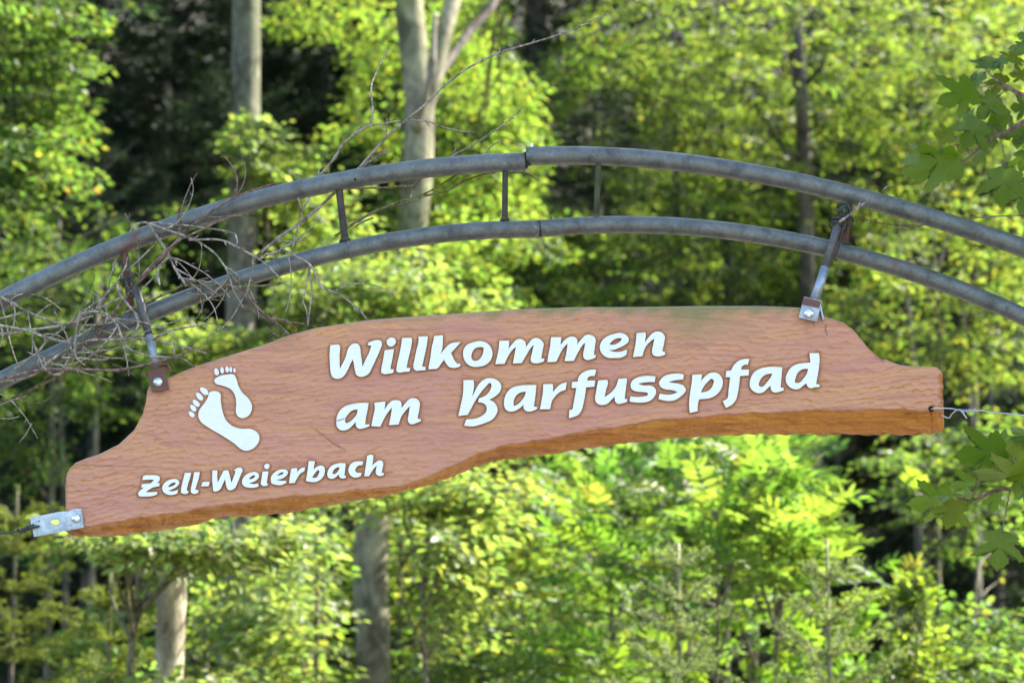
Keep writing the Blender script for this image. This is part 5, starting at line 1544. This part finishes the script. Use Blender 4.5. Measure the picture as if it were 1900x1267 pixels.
# ---- young trees and bushes in front, left half
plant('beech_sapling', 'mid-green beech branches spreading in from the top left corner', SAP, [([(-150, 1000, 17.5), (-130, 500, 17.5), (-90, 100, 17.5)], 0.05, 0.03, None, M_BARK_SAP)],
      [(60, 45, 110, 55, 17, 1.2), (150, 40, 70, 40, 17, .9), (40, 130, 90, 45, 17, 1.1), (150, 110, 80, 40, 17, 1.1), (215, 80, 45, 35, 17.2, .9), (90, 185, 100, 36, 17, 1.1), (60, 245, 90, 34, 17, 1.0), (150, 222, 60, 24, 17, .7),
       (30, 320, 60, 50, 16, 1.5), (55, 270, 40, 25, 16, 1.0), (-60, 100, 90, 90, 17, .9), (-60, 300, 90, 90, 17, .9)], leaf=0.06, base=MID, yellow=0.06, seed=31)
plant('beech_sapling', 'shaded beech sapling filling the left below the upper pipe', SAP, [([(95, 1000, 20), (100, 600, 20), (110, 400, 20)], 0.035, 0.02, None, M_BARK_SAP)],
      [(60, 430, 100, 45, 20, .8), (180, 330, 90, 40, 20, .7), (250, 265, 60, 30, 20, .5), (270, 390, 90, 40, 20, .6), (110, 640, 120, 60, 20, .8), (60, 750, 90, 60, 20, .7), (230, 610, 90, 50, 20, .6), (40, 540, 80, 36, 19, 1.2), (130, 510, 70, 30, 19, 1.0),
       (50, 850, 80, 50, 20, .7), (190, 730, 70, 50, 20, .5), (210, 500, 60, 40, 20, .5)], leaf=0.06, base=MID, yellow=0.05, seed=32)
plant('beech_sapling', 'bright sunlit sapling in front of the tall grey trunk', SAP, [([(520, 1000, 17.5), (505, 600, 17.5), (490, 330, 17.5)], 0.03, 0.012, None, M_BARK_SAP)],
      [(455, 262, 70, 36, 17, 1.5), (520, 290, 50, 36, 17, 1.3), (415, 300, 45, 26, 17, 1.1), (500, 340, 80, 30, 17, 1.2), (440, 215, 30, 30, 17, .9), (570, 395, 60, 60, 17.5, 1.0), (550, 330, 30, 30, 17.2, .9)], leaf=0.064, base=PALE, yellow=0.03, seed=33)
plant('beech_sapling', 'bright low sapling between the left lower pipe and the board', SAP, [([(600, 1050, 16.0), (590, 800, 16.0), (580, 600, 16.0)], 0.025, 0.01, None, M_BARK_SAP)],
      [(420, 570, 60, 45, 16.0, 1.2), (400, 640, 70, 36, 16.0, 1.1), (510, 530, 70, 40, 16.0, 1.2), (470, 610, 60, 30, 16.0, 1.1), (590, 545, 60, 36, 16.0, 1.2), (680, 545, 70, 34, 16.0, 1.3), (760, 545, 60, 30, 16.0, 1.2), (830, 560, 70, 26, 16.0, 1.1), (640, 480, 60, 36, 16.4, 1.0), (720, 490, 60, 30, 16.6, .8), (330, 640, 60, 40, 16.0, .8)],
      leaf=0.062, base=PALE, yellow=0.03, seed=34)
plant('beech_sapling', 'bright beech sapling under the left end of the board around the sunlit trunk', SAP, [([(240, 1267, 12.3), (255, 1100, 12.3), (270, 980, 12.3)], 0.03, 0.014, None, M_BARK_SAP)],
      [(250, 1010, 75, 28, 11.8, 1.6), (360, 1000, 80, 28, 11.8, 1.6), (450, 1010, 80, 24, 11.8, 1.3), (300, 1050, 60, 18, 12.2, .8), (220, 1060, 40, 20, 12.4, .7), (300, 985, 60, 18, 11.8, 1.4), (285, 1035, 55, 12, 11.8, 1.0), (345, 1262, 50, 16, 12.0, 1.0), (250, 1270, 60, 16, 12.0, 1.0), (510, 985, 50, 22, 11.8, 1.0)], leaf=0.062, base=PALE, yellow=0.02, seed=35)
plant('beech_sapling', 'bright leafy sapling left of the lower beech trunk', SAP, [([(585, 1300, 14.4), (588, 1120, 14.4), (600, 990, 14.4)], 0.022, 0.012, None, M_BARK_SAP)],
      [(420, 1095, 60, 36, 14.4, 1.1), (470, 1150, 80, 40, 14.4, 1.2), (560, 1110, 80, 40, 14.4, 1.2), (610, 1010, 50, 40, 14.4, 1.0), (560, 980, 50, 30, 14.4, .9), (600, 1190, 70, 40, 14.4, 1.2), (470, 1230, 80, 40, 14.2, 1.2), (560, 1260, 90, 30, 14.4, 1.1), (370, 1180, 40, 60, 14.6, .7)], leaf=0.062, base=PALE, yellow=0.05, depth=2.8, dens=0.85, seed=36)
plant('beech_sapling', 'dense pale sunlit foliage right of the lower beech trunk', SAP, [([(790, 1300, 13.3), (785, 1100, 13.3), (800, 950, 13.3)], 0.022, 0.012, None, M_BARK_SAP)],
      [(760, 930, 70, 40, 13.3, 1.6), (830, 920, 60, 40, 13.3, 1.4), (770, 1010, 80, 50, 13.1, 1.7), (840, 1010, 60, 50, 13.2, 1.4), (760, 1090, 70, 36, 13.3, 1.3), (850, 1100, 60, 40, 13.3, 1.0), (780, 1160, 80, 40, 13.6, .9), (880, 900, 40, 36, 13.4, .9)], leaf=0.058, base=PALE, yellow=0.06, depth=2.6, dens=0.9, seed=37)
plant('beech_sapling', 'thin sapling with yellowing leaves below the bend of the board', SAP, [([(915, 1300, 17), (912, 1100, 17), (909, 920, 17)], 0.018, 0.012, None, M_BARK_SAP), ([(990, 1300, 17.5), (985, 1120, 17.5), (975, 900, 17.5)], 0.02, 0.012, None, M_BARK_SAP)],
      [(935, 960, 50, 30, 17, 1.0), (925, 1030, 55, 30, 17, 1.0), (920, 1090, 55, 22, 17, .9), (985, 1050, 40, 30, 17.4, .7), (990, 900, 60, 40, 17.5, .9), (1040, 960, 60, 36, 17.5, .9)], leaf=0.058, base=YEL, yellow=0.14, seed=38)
plant('beech_sapling', 'low green bush along the bottom edge in the middle', BUSH, [([(1000, 1400, 16), (1000, 1240, 16)], 0.02, 0.012, None, M_BARK_SAP)],
      [(880, 1200, 70, 36, 16, 1.0), (960, 1160, 80, 36, 16, 1.1), (1030, 1200, 80, 40, 16, 1.1), (900, 1255, 90, 30, 16, 1.0), (1010, 1255, 90, 30, 15.8, 1.0), (800, 1230, 60, 40, 16, .8), (1080, 1130, 50, 40, 16.4, .9), (740, 1250, 50, 30, 16.2, .7), (1100, 1250, 60, 30, 15.6, .9)], leaf=0.058, base=MID, yellow=0.07, seed=39)

# ---- right half
plant('ash_sapling', 'bright green ash saplings with feathery leaves below the middle of the board', SAP,
      [([(1135, 1300, 15), (1136, 1180, 15), (1132, 1000, 15)], 0.017, 0.012, None, M_BARK_SAP), ([(1255, 1300, 14), (1257, 1180, 14), (1250, 1000, 14)], 0.017, 0.011, None, M_BARK_SAP)],
      [(1120, 900, 70, 60, 15, .9), (1190, 860, 70, 50, 15, 1.0), (1120, 990, 60, 50, 15, .9), (1230, 930, 60, 60, 14.4, 1.0), (1170, 1080, 60, 40, 14.8, .8), (1240, 1030, 60, 50, 14.2, .9), (1280, 860, 60, 45, 14.6, 1.0)],
      kind='ash', leaf=0.082, base=(0.06, 0.12, 0.022), yellow=0.02, spray=0.34, seed=41, bark=M_BARK_SAP)
plant('ash_sapling', 'brightest lime-green ash sapling below the board right of the middle', SAP,
      [([(1330, 1300, 13), (1332, 1100, 13), (1330, 930, 13)], 0.014, 0.008, None, M_BARK_SAP), ([(1440, 1300, 13), (1438, 1120, 13), (1432, 960, 13)], 0.014, 0.007, None, M_BARK_SAP)],
      [(1330, 860, 60, 50, 13.4, .9), (1400, 880, 60, 50, 13.2, .9), (1440, 940, 50, 50, 13, 1.5), (1370, 960, 60, 55, 13, 1.4), (1480, 1010, 50, 40, 12.9, 1.3), (1400, 1040, 70, 50, 13, 1.4), (1320, 1020, 50, 60, 13, 1.1), (1500, 1060, 50, 36, 13, 1.1), (1350, 1100, 70, 50, 13, 1.2), (1460, 1090, 60, 36, 13, 1.1), (1545, 1075, 36, 22, 13.2, .8), (1480, 900, 40, 30, 13.2, .6)],
      kind='ash', leaf=0.085, base=(0.088, 0.15, 0.026), yellow=0.02, spray=0.33, seed=42, bark=M_BARK_SAP)
plant('ash_sapling', 'half-shaded ash saplings behind the lime-green one just below the board', SAP,
      [([(1350, 1200, 16.5), (1350, 900, 16.5)], 0.018, 0.012, None, M_BARK_SAP), ([(1278, 1000, 16), (1276, 830, 16)], 0.018, 0.012, None, M_BARK_SAP)],
      [(1250, 850, 60, 40, 16, .9), (1340, 840, 60, 36, 16.5, .9), (1430, 840, 60, 36, 16.5, .9), (1500, 860, 40, 36, 16.6, .6), (1180, 920, 50, 40, 16, .8)],
      kind='ash', leaf=0.08, base=(0.05, 0.10, 0.02), yellow=0.02, spray=0.33, seed=43, bark=M_BARK_SAP)
plant('beech_sapling', 'sunlit yellow-green spire-like shrub at the lower right', BUSH, [([(1702, 1400, 12.6), (1700, 1250, 12.6), (1697, 1100, 12.6)], 0.009, 0.004, None, M_BARK_PALE)],
      [(1698, 1118, 10, 26, 12.6, 9), (1696, 1165, 18, 26, 12.6, 5), (1706, 1200, 34, 20, 12.6, 3), (1690, 1220, 34, 24, 12.6, 3), (1712, 1250, 50, 24, 12.6, 2.4), (1680, 1270, 50, 24, 12.6, 2)], kind='spike', leaf=0.036, base=(0.088, 0.14, 0.02), yellow=0.06, spray=0.13, seed=44, cat='shrub', trunk_name='stem')
plant('beech_sapling', 'shrub with layered leaves lit at its foot in the lower right corner', BUSH, [([(1800, 1400, 14), (1800, 1200, 14), (1815, 1050, 14)], 0.018, 0.01, None, M_BARK_SAP)],
      [(1770, 1180, 60, 22, 14, 1.1), (1800, 1230, 80, 24, 14, 1.3), (1740, 1260, 80, 24, 13.8, 1.5), (1860, 1260, 80, 30, 14, 1.2), (1850, 1080, 60, 30, 14.4, .7), (1790, 1130, 50, 22, 14.2, .8), (1890, 1170, 50, 40, 14.4, .7), (1880, 1010, 50, 30, 14.6, .6), (1650, 1262, 60, 20, 14, 1.3)], leaf=0.06, base=MID, yellow=0.03, seed=45, cat='shrub', trunk_name='stem')
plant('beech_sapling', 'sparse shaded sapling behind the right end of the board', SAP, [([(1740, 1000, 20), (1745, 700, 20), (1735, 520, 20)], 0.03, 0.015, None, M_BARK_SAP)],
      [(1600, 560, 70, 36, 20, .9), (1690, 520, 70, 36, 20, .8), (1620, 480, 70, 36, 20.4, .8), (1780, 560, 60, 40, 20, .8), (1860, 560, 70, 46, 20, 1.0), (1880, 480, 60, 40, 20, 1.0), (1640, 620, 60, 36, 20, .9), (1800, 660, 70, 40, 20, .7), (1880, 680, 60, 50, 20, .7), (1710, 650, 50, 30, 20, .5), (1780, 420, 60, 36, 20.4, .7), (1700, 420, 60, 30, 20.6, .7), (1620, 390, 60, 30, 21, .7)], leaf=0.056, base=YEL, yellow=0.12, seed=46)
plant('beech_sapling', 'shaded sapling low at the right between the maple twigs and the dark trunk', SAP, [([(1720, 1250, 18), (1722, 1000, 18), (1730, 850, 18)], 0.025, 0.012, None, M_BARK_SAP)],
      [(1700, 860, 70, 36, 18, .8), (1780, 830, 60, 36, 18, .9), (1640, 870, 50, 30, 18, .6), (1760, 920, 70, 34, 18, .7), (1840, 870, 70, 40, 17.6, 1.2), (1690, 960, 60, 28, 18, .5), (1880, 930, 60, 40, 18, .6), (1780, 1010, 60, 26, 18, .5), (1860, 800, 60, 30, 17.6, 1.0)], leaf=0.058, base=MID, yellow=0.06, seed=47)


plant('hornbeam_tree', 'dim hornbeam filling the depth behind the wire and the right end of the board', TALL, [([(1900, 1100, 26), (1890, 700, 26), (1880, 400, 26)], 0.06, 0.04, 12, M_BARK_DARK)],
      cover(91, 1540, 2060, 330, 900, 26, 25, 27, 0.8), leaf=0.062, base=MID, yellow=0.07, seed=91)
plant('hornbeam_tree', 'hornbeam with hanging sprays behind the right half of the arch', TALL, [([(1660, 1100, 25.5), (1650, 700, 25.5), (1640, 200, 25.5)], 0.07, 0.04, 12, M_BARK_DARK)],
      cover(92, 1020, 1960, 120, 600, 30, 24.5, 26.5, 0.7), leaf=0.058, base=YEL, yellow=0.06, dens=0.75, seed=92)
plant('hornbeam_tree', 'hornbeam crown spreading along the top edge at the right', TALL, [([(1360, 900, 25), (1350, 500, 25), (1345, 100, 25)], 0.06, 0.04, 12, M_BARK_DARK)],
      cover(93, 1040, 2000, -60, 260, 22, 23, 25.5, 0.7), leaf=0.058, base=YEL, yellow=0.05, dens=0.65, seed=93)
plant('beech_tree', 'beech with mid-green sprays behind the forked trunk and the arch', TALL, [([(880, 1100, 23.5), (872, 700, 23.5), (866, 300, 23.5)], 0.06, 0.035, 11, M_BARK_DARK)],
      cover(94, 640, 1090, 330, 600, 16, 22.5, 24, 0.9) + cover(95, 820, 1060, -40, 330, 10, 22.5, 24, 0.9), leaf=0.062, base=MID, yellow=0.06, seed=94)
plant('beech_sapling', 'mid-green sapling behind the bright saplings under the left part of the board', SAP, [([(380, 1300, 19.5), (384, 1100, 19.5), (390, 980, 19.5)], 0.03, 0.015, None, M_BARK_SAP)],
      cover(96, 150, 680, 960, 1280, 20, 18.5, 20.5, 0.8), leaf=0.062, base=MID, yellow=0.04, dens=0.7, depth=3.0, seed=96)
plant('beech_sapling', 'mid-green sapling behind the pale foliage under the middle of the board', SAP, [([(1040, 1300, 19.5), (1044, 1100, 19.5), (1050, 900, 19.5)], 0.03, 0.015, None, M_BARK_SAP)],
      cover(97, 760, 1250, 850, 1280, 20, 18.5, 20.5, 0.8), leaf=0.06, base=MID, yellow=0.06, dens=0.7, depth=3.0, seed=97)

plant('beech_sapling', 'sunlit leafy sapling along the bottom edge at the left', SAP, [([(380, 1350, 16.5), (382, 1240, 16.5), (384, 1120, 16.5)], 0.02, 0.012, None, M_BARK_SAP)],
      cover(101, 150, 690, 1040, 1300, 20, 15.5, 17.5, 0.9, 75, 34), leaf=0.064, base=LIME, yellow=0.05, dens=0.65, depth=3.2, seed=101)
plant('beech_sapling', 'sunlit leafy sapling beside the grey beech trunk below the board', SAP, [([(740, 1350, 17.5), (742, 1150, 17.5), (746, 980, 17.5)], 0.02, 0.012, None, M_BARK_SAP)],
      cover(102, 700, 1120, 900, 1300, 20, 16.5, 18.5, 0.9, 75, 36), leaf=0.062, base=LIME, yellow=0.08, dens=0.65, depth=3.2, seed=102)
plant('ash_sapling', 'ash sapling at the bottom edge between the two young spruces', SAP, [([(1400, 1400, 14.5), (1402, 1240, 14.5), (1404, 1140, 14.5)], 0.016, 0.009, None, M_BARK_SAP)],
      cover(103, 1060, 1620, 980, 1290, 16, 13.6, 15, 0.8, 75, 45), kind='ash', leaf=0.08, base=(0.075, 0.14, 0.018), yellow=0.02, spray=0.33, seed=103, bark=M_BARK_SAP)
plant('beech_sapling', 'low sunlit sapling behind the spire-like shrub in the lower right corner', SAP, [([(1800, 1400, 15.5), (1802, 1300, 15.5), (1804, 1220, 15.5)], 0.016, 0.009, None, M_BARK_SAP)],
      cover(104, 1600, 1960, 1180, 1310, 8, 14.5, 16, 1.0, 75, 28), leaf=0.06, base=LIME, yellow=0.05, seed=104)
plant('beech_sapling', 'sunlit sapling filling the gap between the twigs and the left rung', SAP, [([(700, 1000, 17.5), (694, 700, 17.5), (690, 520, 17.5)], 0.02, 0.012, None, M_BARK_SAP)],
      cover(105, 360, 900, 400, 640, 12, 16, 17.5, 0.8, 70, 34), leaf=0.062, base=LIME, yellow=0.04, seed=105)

# ---- spruces
spruce('young_spruce', 'young pale spruce with bare lower twigs in front of the lime-green ash', 'young spruces at the edge of the wood', (1262, 1267, 10.9), 2.72, 0.85, (0.115, 0.155, 0.06), 51, step=0.16, nln=0.026, per_m=380, nwd=0.2, bark=M_BARK_PALE, r0=0.022)
spruce('young_spruce', 'taller young pale spruce at the bottom right of the middle', 'young spruces at the edge of the wood', (1540, 1267, 11.0), 2.75, 0.95, (0.115, 0.155, 0.055), 52, step=0.17, nln=0.026, per_m=380, nwd=0.2, bark=M_BARK_PALE, r0=0.024)
spruce('young_spruce', 'young spruce with yellow-green drooping branches in the lower left corner', 'young spruces at the edge of the wood', (20, 1267, 14.5), 3.35, 1.25, (0.09, 0.115, 0.018), 53, step=0.2, nln=0.028, per_m=480, nwd=0.22, r0=0.03)
spruce('young_spruce', 'young spruce low between the sunlit trunk and the left saplings', 'young spruces at the edge of the wood', (200, 1267, 13), 2.75, 0.9, (0.095, 0.125, 0.018), 54, step=0.18, nln=0.028, per_m=480, nwd=0.22, r0=0.022)
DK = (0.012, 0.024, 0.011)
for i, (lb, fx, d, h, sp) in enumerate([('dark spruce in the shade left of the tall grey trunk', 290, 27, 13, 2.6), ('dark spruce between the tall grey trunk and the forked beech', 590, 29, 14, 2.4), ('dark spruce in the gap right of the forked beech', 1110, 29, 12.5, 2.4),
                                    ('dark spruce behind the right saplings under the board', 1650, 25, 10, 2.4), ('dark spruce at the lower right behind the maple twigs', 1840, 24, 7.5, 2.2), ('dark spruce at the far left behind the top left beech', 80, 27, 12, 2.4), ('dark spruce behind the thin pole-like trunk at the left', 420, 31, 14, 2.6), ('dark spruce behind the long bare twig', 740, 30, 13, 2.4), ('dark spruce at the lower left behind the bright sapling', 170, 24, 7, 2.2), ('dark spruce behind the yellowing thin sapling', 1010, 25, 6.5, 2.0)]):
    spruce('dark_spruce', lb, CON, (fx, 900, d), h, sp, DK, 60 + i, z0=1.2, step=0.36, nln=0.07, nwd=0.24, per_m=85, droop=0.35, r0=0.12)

# ---- the far wood and an unseen canopy added to shade the interior
def far_wood():
    nr = np.random.default_rng(77)
    fo = Foliage()
    def cloud(n, lo, hi, ncl, spread, sz, base, yellow, flat=0.6):
        c = lo + (hi - lo) * nr.random((ncl, 3))
        P = c[nr.integers(0, ncl, n)] + nr.normal(size=(n, 3)) * np.array(spread)
        gz = 0.16 * np.clip(P[:, 1] - 20, 0, 25) + 0.012 * np.clip(P[:, 1] - 20, 0, 25) ** 2
        P[:, 2] += gz
        D = nr.normal(size=(n, 3)); D[:, 2] = D[:, 2] * 0.4 - 0.2
        nn = nr.normal(size=(n, 3)) * flat; nn[:, 2] += 1
        V, Q, C = diamond_arrays(P, D, nn, nr.uniform(0.7, 1.3, n) * sz, 0.62, tints(nr, n, base, 0.3, yellow))
        fo.add(V, Q, C, 0)
    A = np.array
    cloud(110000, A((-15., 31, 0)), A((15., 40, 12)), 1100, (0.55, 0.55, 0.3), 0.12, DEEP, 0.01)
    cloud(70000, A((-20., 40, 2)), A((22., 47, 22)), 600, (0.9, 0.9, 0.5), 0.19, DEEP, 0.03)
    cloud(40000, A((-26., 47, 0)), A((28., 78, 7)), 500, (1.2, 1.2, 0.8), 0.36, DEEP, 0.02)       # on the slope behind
    cloud(30000, A((-22., 24.5, 10.2)), A((-1., 48, 15)), 400, (1.1, 1.1, 0.5), 0.36, DEEP, 0.02)   # canopy out of view, added to darken the wood below
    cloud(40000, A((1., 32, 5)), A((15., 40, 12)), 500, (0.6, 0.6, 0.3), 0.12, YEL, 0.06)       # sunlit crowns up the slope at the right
    cloud(26000, A((-1., 44, 10.5)), A((28., 52, 15)), 400, (1.1, 1.1, 0.5), 0.36, DEEP, 0.02)  # unseen canopy at the right, set back so sun reaches the nearer crowns
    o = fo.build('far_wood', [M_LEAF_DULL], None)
    tag(o, 'far wood closing the view behind all the trees', kind='stuff')
    fo2 = Foliage()
    n = 26000
    P = np.stack([nr.uniform(-13, 13, n), nr.uniform(13, 34, n), np.zeros(n)], 1)
    P[:, 2] = np.array([ground_z(x, y) for x, y in P[:, :2]]) + nr.random(n) ** 2 * 1.1 * (0.4 + 0.6 * np.sin(P[:, 0] * 1.3 + P[:, 1]) ** 2)
    D = nr.normal(size=(n, 3)); nn = nr.normal(size=(n, 3)) * 0.5; nn[:, 2] += 1
    V, Q, C = diamond_arrays(P, D, nn, nr.uniform(0.07, 0.14, n), 0.6, tints(nr, n, MID, 0.3, 0.04))
    fo2.add(V, Q, C, 0)
    tag(fo2.build('undergrowth', [M_LEAF], None), 'low undergrowth covering the forest floor', kind='stuff')
far_wood()
